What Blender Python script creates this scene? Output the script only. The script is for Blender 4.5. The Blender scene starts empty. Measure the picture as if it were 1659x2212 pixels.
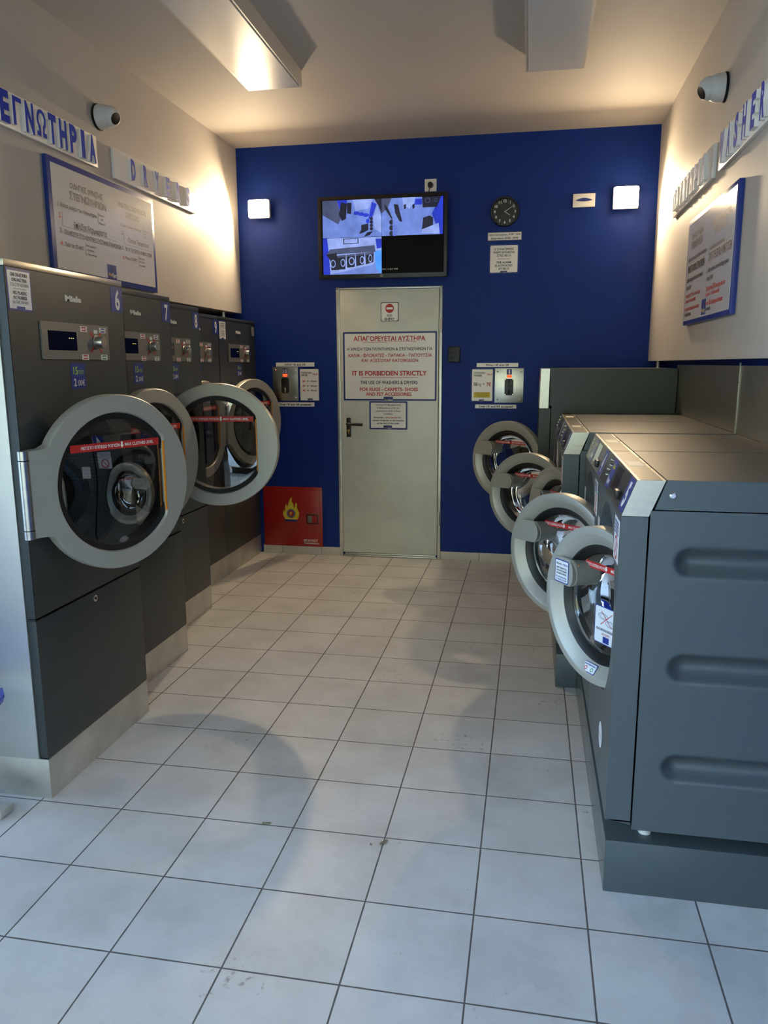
import bpy, bmesh, math, random
from mathutils import Vector, Matrix
random.seed(7)
SC = bpy.context.scene
COL = SC.collection
PI = math.pi

# ------------------------------------------------------------ camera, world, exposure
CAM_H = 1.514
yaw, pitch, roll, F_PX = -0.1858, -0.1882, -0.0041, 1675.1
def make_camera():
    cam = bpy.data.cameras.new('camera'); o = bpy.data.objects.new('camera', cam); COL.objects.link(o)
    cy, sy, cp, sp = math.cos(yaw), math.sin(yaw), math.cos(pitch), math.sin(pitch)
    fwd = Vector((sy*cp, cy*cp, sp)); right = Vector((cy, -sy, 0)); up = right.cross(fwd)
    R = math.cos(roll)*right + math.sin(roll)*up
    U = -math.sin(roll)*right + math.cos(roll)*up
    m = Matrix((R, U, -fwd)).transposed().to_4x4(); m.translation = (0, 0, CAM_H)
    o.matrix_world = m
    cam.sensor_fit = 'VERTICAL'; cam.sensor_height = 24.0; cam.lens = 24.0*F_PX/2212.0
    cam.clip_start = 0.02; cam.clip_end = 200
    SC.camera = o
make_camera()
W = bpy.data.worlds.new('daylight'); SC.world = W; W.use_nodes = True
bg = W.node_tree.nodes['Background']
bg.inputs[0].default_value = (0.45, 0.68, 1.0, 1); bg.inputs[1].default_value = 5.0
LAMP_GLASS, LAMP_WATTS = 16.0, 19.0
sun = bpy.data.lights.new('sun', 'SUN'); sun.energy = 3.0; sun.angle = 0.01; sun.color = (1.0, 0.93, 0.80)
so = bpy.data.objects.new('sun', sun); COL.objects.link(so); so.rotation_euler = Vector((0.25, -1.0, -0.85)).to_track_quat('-Z', 'Y').to_euler()
SC.view_settings.view_transform = 'Standard'; SC.view_settings.look = 'None'
SC.view_settings.gamma = 1.0; SC.view_settings.use_curve_mapping = False
SC.view_settings.exposure = 0.87
SC.cycles.max_bounces = 8; SC.cycles.transparent_max_bounces = 12
SC.cycles.sample_clamp_indirect = 6.0

# ------------------------------------------------------------ materials
def lin(c):
    def f(v):
        v /= 255.0
        return v/12.92 if v <= 0.04045 else ((v+0.055)/1.055)**2.4
    return (f(c[0]), f(c[1]), f(c[2]), 1)
MATS = {}
def mat(name, rgb, rough=0.5, metal=0.0, var=0.0, scale=8.0, bump=0.0, emit=0.0, coat=0.0, stretch=(1,1,1), spec=0.5, rvar=0.0):
    if name in MATS: return MATS[name]
    m = bpy.data.materials.new(name); m.use_nodes = True; MATS[name] = m
    nt = m.node_tree; b = nt.nodes['Principled BSDF']; c = lin(rgb)
    b.inputs['Base Color'].default_value = c
    b.inputs['Roughness'].default_value = rough; b.inputs['Metallic'].default_value = metal
    b.inputs['Specular IOR Level'].default_value = spec
    if coat: b.inputs['Coat Weight'].default_value = coat; b.inputs['Coat Roughness'].default_value = 0.15
    if emit:
        b.inputs['Emission Color'].default_value = c; b.inputs['Emission Strength'].default_value = emit
    if var or bump or rvar:
        tc = nt.nodes.new('ShaderNodeTexCoord'); mp = nt.nodes.new('ShaderNodeMapping'); mp.inputs['Scale'].default_value = stretch
        n = nt.nodes.new('ShaderNodeTexNoise'); n.inputs['Scale'].default_value = scale; n.inputs['Detail'].default_value = 5
        nt.links.new(tc.outputs['Object'], mp.inputs[0]); nt.links.new(mp.outputs[0], n.inputs['Vector'])
        if var:
            r = nt.nodes.new('ShaderNodeValToRGB'); e = r.color_ramp.elements
            e[0].position = 0.3; e[1].position = 0.72
            e[0].color = tuple(max(0, x*(1-var)) for x in c[:3])+(1,); e[1].color = tuple(min(1, x*(1+var)) for x in c[:3])+(1,)
            nt.links.new(n.outputs[0], r.inputs[0]); nt.links.new(r.outputs[0], b.inputs['Base Color'])
        if rvar:
            q = nt.nodes.new('ShaderNodeMapRange'); q.inputs[3].default_value = max(0.03, rough-rvar); q.inputs[4].default_value = rough+rvar
            nt.links.new(n.outputs[0], q.inputs[0]); nt.links.new(q.outputs[0], b.inputs['Roughness'])
        if bump:
            bp = nt.nodes.new('ShaderNodeBump'); bp.inputs['Strength'].default_value = bump; bp.inputs['Distance'].default_value = 0.004
            nt.links.new(n.outputs[0], bp.inputs['Height']); nt.links.new(bp.outputs[0], b.inputs['Normal'])
    return m

M_WALL = mat('white_wall_paint', (184, 178, 171), 0.6, var=0.03, scale=3, bump=0.10)
M_CEIL = mat('ceiling_paint', (180, 174, 167), 0.7, var=0.03, scale=2, bump=0.12)
M_BLUE = mat('blue_wall_paint', (0, 43, 128), 0.55, var=0.06, scale=4, bump=0.10, spec=0.3)
M_DARKWALL = mat('grey_lower_wall', (70, 74, 82), 0.7, var=0.1, scale=3)
M_CAB = mat('anthracite_enamel', (64, 68, 68), 0.42, metal=0.25, var=0.03, scale=60)
M_CABW = mat('washer_grey_enamel', (88, 97, 101), 0.42, metal=0.3, var=0.025, scale=60)
M_LID = mat('brushed_dark_lid', (98, 98, 96), 0.34, metal=0.6, var=0.10, scale=12, stretch=(1, 14, 1), rvar=0.05)
M_STEEL = mat('brushed_steel', (186, 184, 176), 0.30, metal=1.0, var=0.08, scale=9, stretch=(1, 1, 5), rvar=0.08)
M_STEELW = mat('worn_steel', (204, 202, 194), 0.36, metal=0.75, var=0.16, scale=7, rvar=0.12)
M_GALV = mat('galvanised_sheet', (214, 215, 204), 0.45, metal=0.2, var=0.08, scale=5, rvar=0.10)
M_SIDE = mat('plain_steel_sheet', (206, 208, 204), 0.42, metal=0.8, var=0.05, scale=2)
M_STUCCO = mat('cream_stucco', (226, 208, 160), 0.9, var=0.05, scale=1)
M_CLAD = mat('dull_steel_cladding', (132, 130, 124), 0.42, metal=0.85, var=0.12, scale=3, rvar=0.1)
M_CHROME = mat('polished_chrome', (225, 225, 222), 0.10, metal=1.0)
M_RING = mat('silver_door_lacquer', (176, 173, 163), 0.42, metal=0.35, var=0.02, scale=90)
M_FOIL = mat('panel_foil', (122, 120, 114), 0.42, metal=0.3)
M_DARKFOIL = mat('dark_panel_foil', (60, 60, 62), 0.25, metal=0.3)
M_BLACK = mat('black_rubber', (18, 18, 19), 0.45)
M_BLACKP = mat('black_plastic', (24, 24, 25), 0.35)
M_GAP = mat('shadow_gap_black', (8, 8, 9), 0.8)
M_DRUM = mat('drum_inside', (46, 44, 41), 0.35, metal=0.8)
M_WHITE = mat('white_plastic', (214, 212, 206), 0.4)
M_PAPER = mat('white_sign_film', (244, 240, 233), 0.32, coat=0.3)
M_BOARD = mat('glossy_white_board', (228, 224, 216), 0.22, coat=0.6)
M_LBLUE = mat('label_blue', (38, 58, 138), 0.35)
M_NAVY = mat('sign_navy', (28, 44, 122), 0.4)
M_LETTER = mat('letter_blue', (34, 62, 178), 0.65, spec=0.15)
M_RED = mat('print_red', (196, 48, 40), 0.5)
M_STRIP = mat('strip_red', (190, 38, 34), 0.4)
M_INK = mat('print_dark', (42, 42, 58), 0.5)
M_INKGREY = mat('print_grey', (96, 90, 92), 0.5)
M_LIME = mat('print_lime', (168, 208, 84), 0.5)
M_YELLOW = mat('print_yellow', (226, 200, 52), 0.5)
M_GREEN = mat('print_green', (60, 130, 80), 0.5)
M_ORANGE = mat('orange_grip_strip', (222, 138, 34), 0.4)
M_FIRE = mat('fire_box_red', (160, 22, 16), 0.30, coat=0.3, var=0.05, scale=6)
M_SCREEN = mat('display_navy', (4, 8, 30), 0.12)
M_SKIRT = mat('skirting_tile', (206, 198, 184), 0.35, var=0.05, scale=6)
M_GROUT = mat('grout_dark', (70, 66, 62), 0.8)
M_LAMPG = mat('lamp_glass_lit', (255, 224, 178), 0.4, emit=LAMP_GLASS)
M_DIFF = mat('unlit_diffuser', (206, 206, 204), 0.28, coat=0.4, var=0.02, scale=5)
M_FRAMEW = mat('fixture_frame', (186, 182, 174), 0.35)
M_LED = mat('red_led', (255, 60, 22), 0.4, emit=1.6)
M_DIGIT = mat('lit_digits', (220, 200, 120), 0.4, emit=1.0)
M_CHAIR = mat('blue_seat_plastic', (22, 60, 190), 0.3, coat=0.4)
M_LEAF = mat('dry_leaf', (128, 120, 96), 0.8, var=0.3, scale=60)
M_PAVE = mat('pavement_outside', (150, 150, 150), 0.8, var=0.1, scale=2)
M_CLOCKF = mat('clock_face', (38, 44, 38), 0.35)
M_CREAM = mat('cream_label', (228, 222, 200), 0.45)
M_BRASS = mat('brass', (196, 150, 80), 0.3, metal=1.0)

def glass_mat(name, tint, refl_rough=0.02, ior=1.5):
    m = bpy.data.materials.new(name); m.use_nodes = True; nt = m.node_tree; nt.nodes.clear()
    out = nt.nodes.new('ShaderNodeOutputMaterial'); mix = nt.nodes.new('ShaderNodeMixShader'); fr = nt.nodes.new('ShaderNodeFresnel')
    t = nt.nodes.new('ShaderNodeBsdfTransparent'); g = nt.nodes.new('ShaderNodeBsdfGlossy')
    fr.inputs[0].default_value = ior; t.inputs[0].default_value = (*tint, 1); g.inputs['Roughness'].default_value = refl_rough
    nt.links.new(fr.outputs[0], mix.inputs[0]); nt.links.new(t.outputs[0], mix.inputs[1]); nt.links.new(g.outputs[0], mix.inputs[2])
    nt.links.new(mix.outputs[0], out.inputs[0]); return m
M_GLASS = glass_mat('door_glass', (0.80, 0.82, 0.84), 0.015, 2.0)
M_GLASSD = glass_mat('tinted_door_glass', (0.60, 0.62, 0.66), 0.012, 2.8)

def floor_material():
    m = bpy.data.materials.new('floor_tiles'); m.use_nodes = True; nt = m.node_tree; b = nt.nodes['Principled BSDF']
    N = nt.nodes.new; L = nt.links.new
    tc = N('ShaderNodeTexCoord'); sep = N('ShaderNodeSeparateXYZ'); L(tc.outputs['Object'], sep.inputs[0])
    def math_(op, a, b_=None):
        n = N('ShaderNodeMath'); n.operation = op
        for i, v in enumerate((a, b_)):
            if v is None: continue
            if isinstance(v, (int, float)): n.inputs[i].default_value = v
            else: L(v, n.inputs[i])
        return n.outputs[0]
    T = 0.31; cells = []; ds = []
    for k, off in ((0, -1.3526), (1, 1.6219)):
        u = math_('DIVIDE', math_('SUBTRACT', sep.outputs[k], off - 40*T), T)
        fr = math_('FRACT', u); cells.append(math_('FLOOR', u))
        ds.append(math_('MULTIPLY', math_('MINIMUM', fr, math_('SUBTRACT', 1.0, fr)), T))
    d = math_('MINIMUM', ds[0], ds[1])
    wob = N('ShaderNodeTexNoise'); wob.inputs['Scale'].default_value = 25; L(tc.outputs['Object'], wob.inputs['Vector'])
    d2 = math_('ADD', d, math_('MULTIPLY', math_('SUBTRACT', wob.outputs[0], 0.5), 0.0016))
    g = N('ShaderNodeMapRange'); g.inputs[1].default_value = 0.0018; g.inputs[2].default_value = 0.0030; L(d2, g.inputs[0])
    cx = N('ShaderNodeCombineXYZ'); L(cells[0], cx.inputs[0]); L(cells[1], cx.inputs[1])
    wn = N('ShaderNodeTexWhiteNoise'); L(cx.outputs[0], wn.inputs['Vector'])
    n1 = N('ShaderNodeTexNoise'); n1.inputs['Scale'].default_value = 3.2; n1.inputs['Detail'].default_value = 8; n1.inputs['Roughness'].default_value = 0.65; L(tc.outputs['Object'], n1.inputs['Vector'])
    r = N('ShaderNodeValToRGB'); e = r.color_ramp.elements; e[0].position = 0.28; e[1].position = 0.6
    e[0].color = lin((192, 188, 184)); e[1].color = lin((214, 211, 208)); L(n1.outputs[0], r.inputs[0])
    hs = N('ShaderNodeHueSaturation'); L(r.outputs[0], hs.inputs['Color'])
    L(math_('ADD', math_('MULTIPLY', wn.outputs[0], 0.08), 0.96), hs.inputs['Value'])
    # small dirt specks
    n2 = N('ShaderNodeTexNoise'); n2.inputs['Scale'].default_value = 42; n2.inputs['Detail'].default_value = 3; L(tc.outputs['Object'], n2.inputs['Vector'])
    n3 = N('ShaderNodeTexNoise'); n3.inputs['Scale'].default_value = 2.3; L(tc.outputs['Object'], n3.inputs['Vector'])
    sp = N('ShaderNodeMapRange'); sp.inputs[1].default_value = 1.265; sp.inputs[2].default_value = 1.40
    L(math_('ADD', n2.outputs[0], n3.outputs[0]), sp.inputs[0])
    mx0 = N('ShaderNodeMix'); mx0.data_type = 'RGBA'; L(math_('MULTIPLY', sp.outputs[0], 0.6), mx0.inputs[0]); L(hs.outputs[0], mx0.inputs[6]); mx0.inputs[7].default_value = lin((96, 88, 78))
    mx = N('ShaderNodeMix'); mx.data_type = 'RGBA'; L(g.outputs[0], mx.inputs[0]); mx.inputs[6].default_value = lin((96, 90, 86)); L(mx0.outputs[2], mx.inputs[7])
    L(mx.outputs[2], b.inputs['Base Color'])
    rr = N('ShaderNodeMapRange'); rr.inputs[3].default_value = 0.85; rr.inputs[4].default_value = 0.40; L(g.outputs[0], rr.inputs[0]); L(rr.outputs[0], b.inputs['Roughness'])
    bp = N('ShaderNodeBump'); bp.inputs['Strength'].default_value = 0.5; bp.inputs['Distance'].default_value = 0.0012
    L(math_('ADD', g.outputs[0], math_('MULTIPLY', n1.outputs[0], 0.25)), bp.inputs['Height']); L(bp.outputs[0], b.inputs['Normal'])
    return m
M_FLOOR = floor_material()

def perforated():
    m = bpy.data.materials.new('perforated_drum_steel'); m.use_nodes = True; nt = m.node_tree; b = nt.nodes['Principled BSDF']
    tc = nt.nodes.new('ShaderNodeTexCoord'); v = nt.nodes.new('ShaderNodeTexVoronoi'); v.inputs['Scale'].default_value = 70; v.inputs['Randomness'].default_value = 0.0
    r = nt.nodes.new('ShaderNodeValToRGB'); e = r.color_ramp.elements; e[0].position = 0.22; e[0].color = (0.004, 0.004, 0.004, 1); e[1].position = 0.30; e[1].color = lin((120, 118, 112))
    nt.links.new(tc.outputs['Object'], v.inputs['Vector']); nt.links.new(v.outputs[0], r.inputs[0]); nt.links.new(r.outputs[0], b.inputs['Base Color'])
    b.inputs['Metallic'].default_value = 0.9; b.inputs['Roughness'].default_value = 0.3; return m
M_PERF = perforated()

# ------------------------------------------------------------ mesh helper
X, Y, Z = Vector((1, 0, 0)), Vector((0, 1, 0)), Vector((0, 0, 1))
TXT = {}
LOOK = str.maketrans('ΑΒΕΖΗΙΚΜΝΟΡΤΥΧονΌΏ', 'ABEZHIKMNOPTYXovÓΩ')
GLYPH = {'Γ': [(0,0),(.13,0),(.13,.58),(.42,.58),(.42,.70),(0,.70)], 'Π': [(0,0),(.13,0),(.13,.58),(.37,.58),(.37,0),(.50,0),(.50,.70),(0,.70)],
    'Λ': [(0,0),(.13,0),(.26,.52),(.39,0),(.52,0),(.33,.70),(.19,.70)], 'Σ': [(0,0),(.46,0),(.46,.12),(.17,.12),(.34,.35),(.17,.58),(.46,.58),(.46,.70),(0,.70),(0,.62),(.19,.35),(0,.08)],
    'Ω': [(0,0),(.24,0),(.24,.10)]+[(.29+.16*math.cos(math.radians(a)), .43+.17*math.sin(math.radians(a))) for a in range(248, -69, -18)]+[(.34,.10),(.34,0),(.58,0),(.58,.12),(.46,.12)]
        +[(.29+.28*math.cos(math.radians(a)), .43+.27*math.sin(math.radians(a))) for a in range(-48, 229, 18)]+[(.12,.12),(0,.12)]}
def text_geo(s, off):
    key = (s, off)
    if s in GLYPH: return ([(x, y, 0.0) for x, y in GLYPH[s]], [tuple(range(len(GLYPH[s])))])
    if key in TXT: return TXT[key]
    s = s.translate(LOOK)
    if off > 0 and any(ord(c) > 0x36F and c != '€' for c in s):
        # letters from the second typeface: thicken by small shifted copies
        v0, f0 = text_geo(s, 0.0); vs, fs = [], []; k = off*0.55
        for j, (dx, dy) in enumerate(((-k, -k), (k, -k), (-k, k), (k, k))):
            n = len(vs); vs += [(p[0]+dx, p[1]+dy, 0.00012*j) for p in v0]; fs += [tuple(i+n for i in f) for f in f0]
        TXT[key] = (vs, fs); return TXT[key]
    c = bpy.data.curves.new('tmp', 'FONT'); c.body = s; c.size = 1.0; c.offset = off; c.resolution_u = 3
    o = bpy.data.objects.new('tmp', c); COL.objects.link(o); bpy.context.view_layer.update()
    dg = bpy.context.evaluated_depsgraph_get(); me = o.evaluated_get(dg).to_mesh()
    vs = [(v.co.x, v.co.y, 0.0) for v in me.vertices]; fs = [tuple(p.vertices) for p in me.polygons]
    o.evaluated_get(dg).to_mesh_clear(); COL.objects.unlink(o); bpy.data.objects.remove(o); bpy.data.curves.remove(c)
    TXT[key] = (vs, fs); return TXT[key]

class MB:
    def __init__(s): s.v = []; s.f = []; s.m = []; s.mats = []; s.sharp = 35
    def mi(s, m):
        if m not in s.mats: s.mats.append(m)
        return s.mats.index(m)
    def add(s, vs, fs, m):
        o = len(s.v); s.v += [tuple(v) for v in vs]; k = s.mi(m)
        for f in fs: s.f.append([i+o for i in f]); s.m.append(k)
        return s
    def box(s, x0, x1, y0, y1, z0, z1, m, bev=0.0, rot=None):
        if x0 > x1: x0, x1 = x1, x0
        if y0 > y1: y0, y1 = y1, y0
        if z0 > z1: z0, z1 = z1, z0
        if bev:
            b = bmesh.new(); bmesh.ops.create_cube(b, size=1)
            for v in b.verts: v.co = Vector(((x0+x1)/2+v.co.x*(x1-x0), (y0+y1)/2+v.co.y*(y1-y0), (z0+z1)/2+v.co.z*(z1-z0)))
            bmesh.ops.bevel(b, geom=b.edges[:], offset=min(bev, 0.45*min(x1-x0, y1-y0, z1-z0)), segments=2, affect='EDGES', profile=0.6)
            b.verts.index_update(); vs = [v.co.copy() for v in b.verts]; fs = [[v.index for v in f.verts] for f in b.faces]; b.free()
        else:
            vs = [Vector(p) for p in ((x0,y0,z0),(x1,y0,z0),(x1,y1,z0),(x0,y1,z0),(x0,y0,z1),(x1,y0,z1),(x1,y1,z1),(x0,y1,z1))]
            fs = [(0,3,2,1),(4,5,6,7),(0,1,5,4),(1,2,6,5),(2,3,7,6),(3,0,4,7)]
        if rot is not None: vs = [rot @ v for v in vs]
        return s.add(vs, fs, m)
    def prism(s, pts, A, lo, hi, m, U=None, V=None, O=Vector((0,0,0)), caps=True):
        # pts 2-D in (U,V); extruded along A from lo to hi
        n = len(pts); vs = [O+U*p[0]+V*p[1]+A*lo for p in pts]+[O+U*p[0]+V*p[1]+A*hi for p in pts]
        fs = [(i, (i+1) % n, n+(i+1) % n, n+i) for i in range(n)]
        if caps: fs += [tuple(range(n))[::-1], tuple(range(n, 2*n))]
        return s.add(vs, fs, m)
    def flat(s, pts, U, V, O, m): return s.add([O+U*p[0]+V*p[1] for p in pts], [tuple(range(len(pts)))], m)
    def lathe(s, prof, C, A, U, V, m, seg=64, a0=0, a1=2*PI, closed=False):
        full = abs(a1-a0-2*PI) < 1e-6; k = seg if full else seg+1; vs = []; fs = []
        for j, (r, h) in enumerate(prof):
            for i in range(k):
                a = a0+(a1-a0)*i/seg; vs.append(C+A*h+U*(r*math.cos(a))+V*(r*math.sin(a)))
        P = len(prof)
        for j in range(P if closed else P-1):
            j2 = (j+1) % P
            for i in range(seg):
                i2 = (i+1) % k
                fs.append((j*k+i, j*k+i2, j2*k+i2, j2*k+i))
        return s.add(vs, fs, m)
    def cyl(s, C, A, r, h, m, seg=24, r2=None):
        A = A.normalized(); U = A.orthogonal().normalized(); V = A.cross(U); r2 = r if r2 is None else r2
        return s.lathe([(0.00001, 0), (r, 0), (r2, h), (0.00001, h)], C, A, U, V, m, seg)
    def tube(s, pts, r, m, seg=10):
        pts = [Vector(p) for p in pts]
        rings = []
        for i, p in enumerate(pts):
            d = (pts[min(i+1, len(pts)-1)]-pts[max(i-1, 0)]).normalized(); U = d.orthogonal().normalized()
            if rings: U = (rings[-1][1]-d*rings[-1][1].dot(d)).normalized()
            rings.append((p, U, d.cross(U)))
        vs = [p+U*(r*math.cos(2*PI*i/seg))+V*(r*math.sin(2*PI*i/seg)) for p, U, V in rings for i in range(seg)]
        fs = [(j*seg+i, j*seg+(i+1) % seg, (j+1)*seg+(i+1) % seg, (j+1)*seg+i) for j in range(len(pts)-1) for i in range(seg)]
        fs += [tuple(range(seg))[::-1], tuple(range((len(pts)-1)*seg, len(pts)*seg))]
        return s.add(vs, fs, m)
    def text(s, t, C, U, V, h, m, w=None, align='c', off=0.0, lift=0.0012, thick=0.0):
        # h is the capital height; w squeezes or stretches the line to that width
        if 'Φ' in t:        # draw as O with an upright bar
            t2 = t.replace('Φ', 'O'); i = t.index('Φ'); g, _ = text_geo(t2, off); g1, _ = text_geo(t2[:i+1], off); go, _ = text_geo('O', off)
            gx0, gx1 = min(p[0] for p in g), max(p[0] for p in g); ow = max(p[0] for p in go)-min(p[0] for p in go); cx_ = max(p[0] for p in g1)-ow/2
            k_ = (w/(gx1-gx0)) if w else h/0.70; c_ = C+U*((cx_-{'c': (gx0+gx1)/2, 'l': gx0, 'r': gx1}[align])*k_); bw = h*0.075; A_ = U.cross(V).normalized()
            s.add([c_+A_*(lift+0.0007)+U*a_+V*b_ for a_, b_ in ((-bw, -h*0.55), (bw, -h*0.55), (bw, h*0.55), (-bw, h*0.55))], [(0, 1, 2, 3)], m); t = t2
        vs, fs = text_geo(t, off)
        if not vs: return s
        xs = [p[0] for p in vs]; x0, x1 = min(xs), max(xs); sc = h/0.70
        sx = sc if w is None else w/max(x1-x0, 1e-6)
        ox = {'c': (x0+x1)/2, 'l': x0, 'r': x1}[align]
        A = U.cross(V).normalized(); base = C+A*lift-V*(h/2)
        P = [base+U*((p[0]-ox)*sx)+V*(p[1]*sc)+A*p[2] for p in vs]
        if thick:
            P2 = [p+A*thick for p in P]; n = len(P); s.add(P2, fs, m)
            from collections import Counter
            cnt = {}
            for f in fs:
                for i in range(len(f)):
                    a, b = f[i], f[(i+1) % len(f)]; k = (min(a, b), max(a, b)); cnt.setdefault(k, []).append((a, b))
            side = [(a, b, b+n, a+n) for k, l in cnt.items() if len(l) == 1 for a, b in l]
            s.add(P+P2, side, m)
        else: s.add(P, fs, m)
        return s
    def mesh(s, name, smooth=True):
        me = bpy.data.meshes.new(name); me.from_pydata(s.v, [], s.f)
        for m in s.mats: me.materials.append(m)
        me.polygons.foreach_set('material_index', s.m); me.update()
        if smooth:
            me.shade_smooth(); me.set_sharp_from_angle(angle=math.radians(s.sharp))
        return me
    def build(s, name, parent=None, loc=None, rotz=None, label=None, smooth=True):
        o = bpy.data.objects.new(name, s.mesh(name, smooth)); COL.objects.link(o)
        if parent: o.parent = parent
        if loc is not None: o.location = loc
        if rotz is not None: o.rotation_euler = (0, 0, rotz)
        if label: o['label'] = label
        return o
def tag(o, label=None, cat=None, group=None, kind=None):
    if label: o['label'] = label
    if cat: o['category'] = cat
    if group: o['group'] = group
    if kind: o['kind'] = kind
    return o
def thing(name, label, cat, loc=(0, 0, 0), group=None, rotz=0):
    o = bpy.data.objects.new(name, None); COL.objects.link(o); o.location = loc; o.rotation_euler = (0, 0, rotz)
    o.empty_display_size = 0.05
    return tag(o, label, cat, group)
def struct(mb, name): return tag(mb.build(name), kind='structure')
def rrect(x0, x1, y0, y1, r, n=5):
    P = []
    for cx, cy, a in ((x1-r, y1-r, 0), (x0+r, y1-r, PI/2), (x0+r, y0+r, PI), (x1-r, y0+r, 1.5*PI)):
        for i in range(n+1): P.append((cx+r*math.cos(a+PI/2*i/n), cy+r*math.sin(a+PI/2*i/n)))
    return P

# ------------------------------------------------------------ the room
YB, ZC, XL, XR, YF = 5.93, 3.113, -2.24, 0.82, -1.2
XLL, XRR = -3.10, 0.93
struct(MB().box(XLL-0.1, XRR+0.6, YF-0.2, YB+0.2, -0.1, 0.0, M_FLOOR), 'floor')
struct(MB().box(XLL-0.1, XRR+0.6, YF-0.2, YB+0.2, ZC, ZC+0.12, M_CEIL), 'ceiling')
struct(MB().box(XLL-0.1, XRR+0.6, YB, YB+0.18, 0, ZC, M_BLUE), 'wall_back')
struct(MB().box(XLL, XL, 2.05, YB, 1.908, ZC, M_WALL), 'wall_left')
struct(MB().box(XLL-0.1, XLL, 2.05, YB, 0, ZC, M_BLUE), 'wall_left_lower')
wf = MB(); wf.box(XLL-0.1, XLL, YF, 2.05, 2.75, ZC, M_WALL); wf.box(XLL-0.1, XLL, YF, 2.05, 0, 0.12, M_BLACKP)
for y in (YF, -0.15, 0.95, 1.99): wf.box(XLL-0.09, XLL-0.01, y, y+0.06, 0.12, 2.75, M_FRAMEW)
struct(wf, 'wall_left_glazed')
struct(MB().box(XR, XRR+0.5, YF, YB, 1.530, ZC, M_WALL), 'wall_right')
struct(MB().box(XRR, XRR+0.1, YF, YB, 0, 1.530, M_BLUE), 'wall_right_lower')
# steel cladding behind the washers
cl = MB()
cl.box(0.872, 0.885, 3.578, 5.05, 0.0, 1.503, M_CLAD); cl.box(0.872, 0.885, 2.0, 3.570, 0.0, 1.503, M_CLAD)
cl.box(0.868, 0.874, 3.568, 3.580, 1.20, 1.515, M_STEEL)
struct(cl, 'trim_1')
# skirting tiles
def skirting(x0, x1, name, joints):
    b = MB(); xs = [x0]+joints+[x1]
    for a, c in zip(xs[:-1], xs[1:]): b.box(a+0.0015, c-0.0015, YB-0.010, YB, 0.0, 0.064, M_SKIRT, 0.001)
    b.box(x0, x1, YB-0.006, YB, 0.0, 0.062, M_GROUT); struct(b, name)
skirting(-2.12, -1.474, 'baseboard_back', [-1.96, -1.63])
skirting(-0.664, 0.3, 'baseboard_back_right', [-0.36, -0.05])
# shop front behind the camera: frame, mullions and panes
sf = MB()
sf.box(XLL, XRR+0.5, YF-0.12, YF, 0.0, 0.12, M_BLACKP); sf.box(XLL, XRR+0.5, YF-0.12, YF, 2.75, ZC, M_WALL)
for x in (XLL, -2.0, -0.95, 0.15, XRR+0.4): sf.box(x, x+0.06, YF-0.10, YF-0.02, 0.12, 2.75, M_FRAMEW)
struct(sf, 'wall_front')
for i, (a, b_) in enumerate(((-3.04, -2.0), (-1.94, -0.95), (-0.89, 0.15), (0.21, 1.33))):
    struct(MB().box(a, b_, YF-0.065, YF-0.058, 0.12, 2.75, glass_mat('shop_window_glass', (0.95, 0.97, 0.97), 0.01, 1.45)), 'window_%d' % (i+1))
for i, (a, b_) in enumerate(((YF+0.06, -0.15), (-0.09, 0.95), (1.01, 1.99))):
    struct(MB().box(XLL-0.055, XLL-0.048, a, b_, 0.12, 2.75, bpy.data.materials['shop_window_glass']), 'window_%d' % (i+5))
tag(MB().box(-20, 12, -16, YF-0.2, -0.12, -0.02, M_PAVE).box(-20, XLL-0.15, YF-0.2, 12, -0.12, -0.02, M_PAVE).build('ground'), kind='structure')
hs = MB(); hs.box(-20, 12, -13.0, -12.0, -0.02, 6.0, M_STUCCO)
for i in range(6): hs.box(-11+3.6*i, -9.6+3.6*i, -12.02, -11.98, 1.0, 2.6, M_DARKFOIL)
tag(hs.build('building'), 'cream building across the street, seen only in reflections', 'building')
# pipes between the wall panels and the machine tops
def pipe(x, y, z0, z1, label):
    tag(MB().cyl(Vector((x, y, z0)), Z, 0.014, z1-z0, M_STEELW, 16).build('pipe'), label, 'pipe')
pipe(0.872, 5.80, 1.475, 1.55, 'short grey pipe between the tall washer top and the right wall panel')
pipe(-2.30, 5.70, 1.845, 1.93, 'short grey pipe between the rearmost dryer top and the left wall panel')

# ------------------------------------------------------------ door in the back wall
leafx0, leafx1, dz = -1.444, -0.690, 2.066
d = MB().box(leafx0, leafx1, YB-0.028, YB+0.01, 0.035, dz, M_GALV, 0.003); door = d.build('door_1'); tag(door, kind='structure')
f = MB()
f.box(-1.474, leafx0-0.003, YB-0.022, YB+0.01, 0, 2.084, M_STEELW, 0.003); f.box(leafx1+0.003, -0.664, YB-0.022, YB+0.01, 0, 2.080, M_STEELW, 0.003)
f.box(-1.474, -0.664, YB-0.022, YB+0.01, dz+0.003, 2.082, M_STEELW, 0.003); f.box(-1.444, -0.690, YB-0.018, YB+0.01, 0.0, 0.014, M_STEELW, 0.002)
f.box(-1.430, -0.700, YB-0.024, YB+0.01, 0.018, 0.031, M_STEELW, 0.002)
f.build('door_frame', door)
f = MB(); f.box(-1.402, -1.366, YB-0.040, YB-0.028, 0.958, 1.108, M_BLACKP, 0.008)
hp = f.build('handle_plate', door, label='black door handle plate')
f = MB(); f.tube([(-1.384, YB-0.038, 1.062), (-1.384, YB-0.085, 1.062), (-1.372, YB-0.092, 1.062), (-1.30, YB-0.092, 1.060), (-1.262, YB-0.090, 1.058)], 0.011, M_BLACKP, 14)
f.build('lever', hp)
f = MB(); f.cyl(Vector((-1.384, YB-0.040, 1.010)), -Y, 0.010, 0.008, M_BRASS); f.box(-1.388, -1.380, YB-0.047, YB-0.040, 0.985, 1.006, M_BRASS, 0.002)
f.build('lock_cylinder', hp, label='brass lock cylinder')
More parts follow.
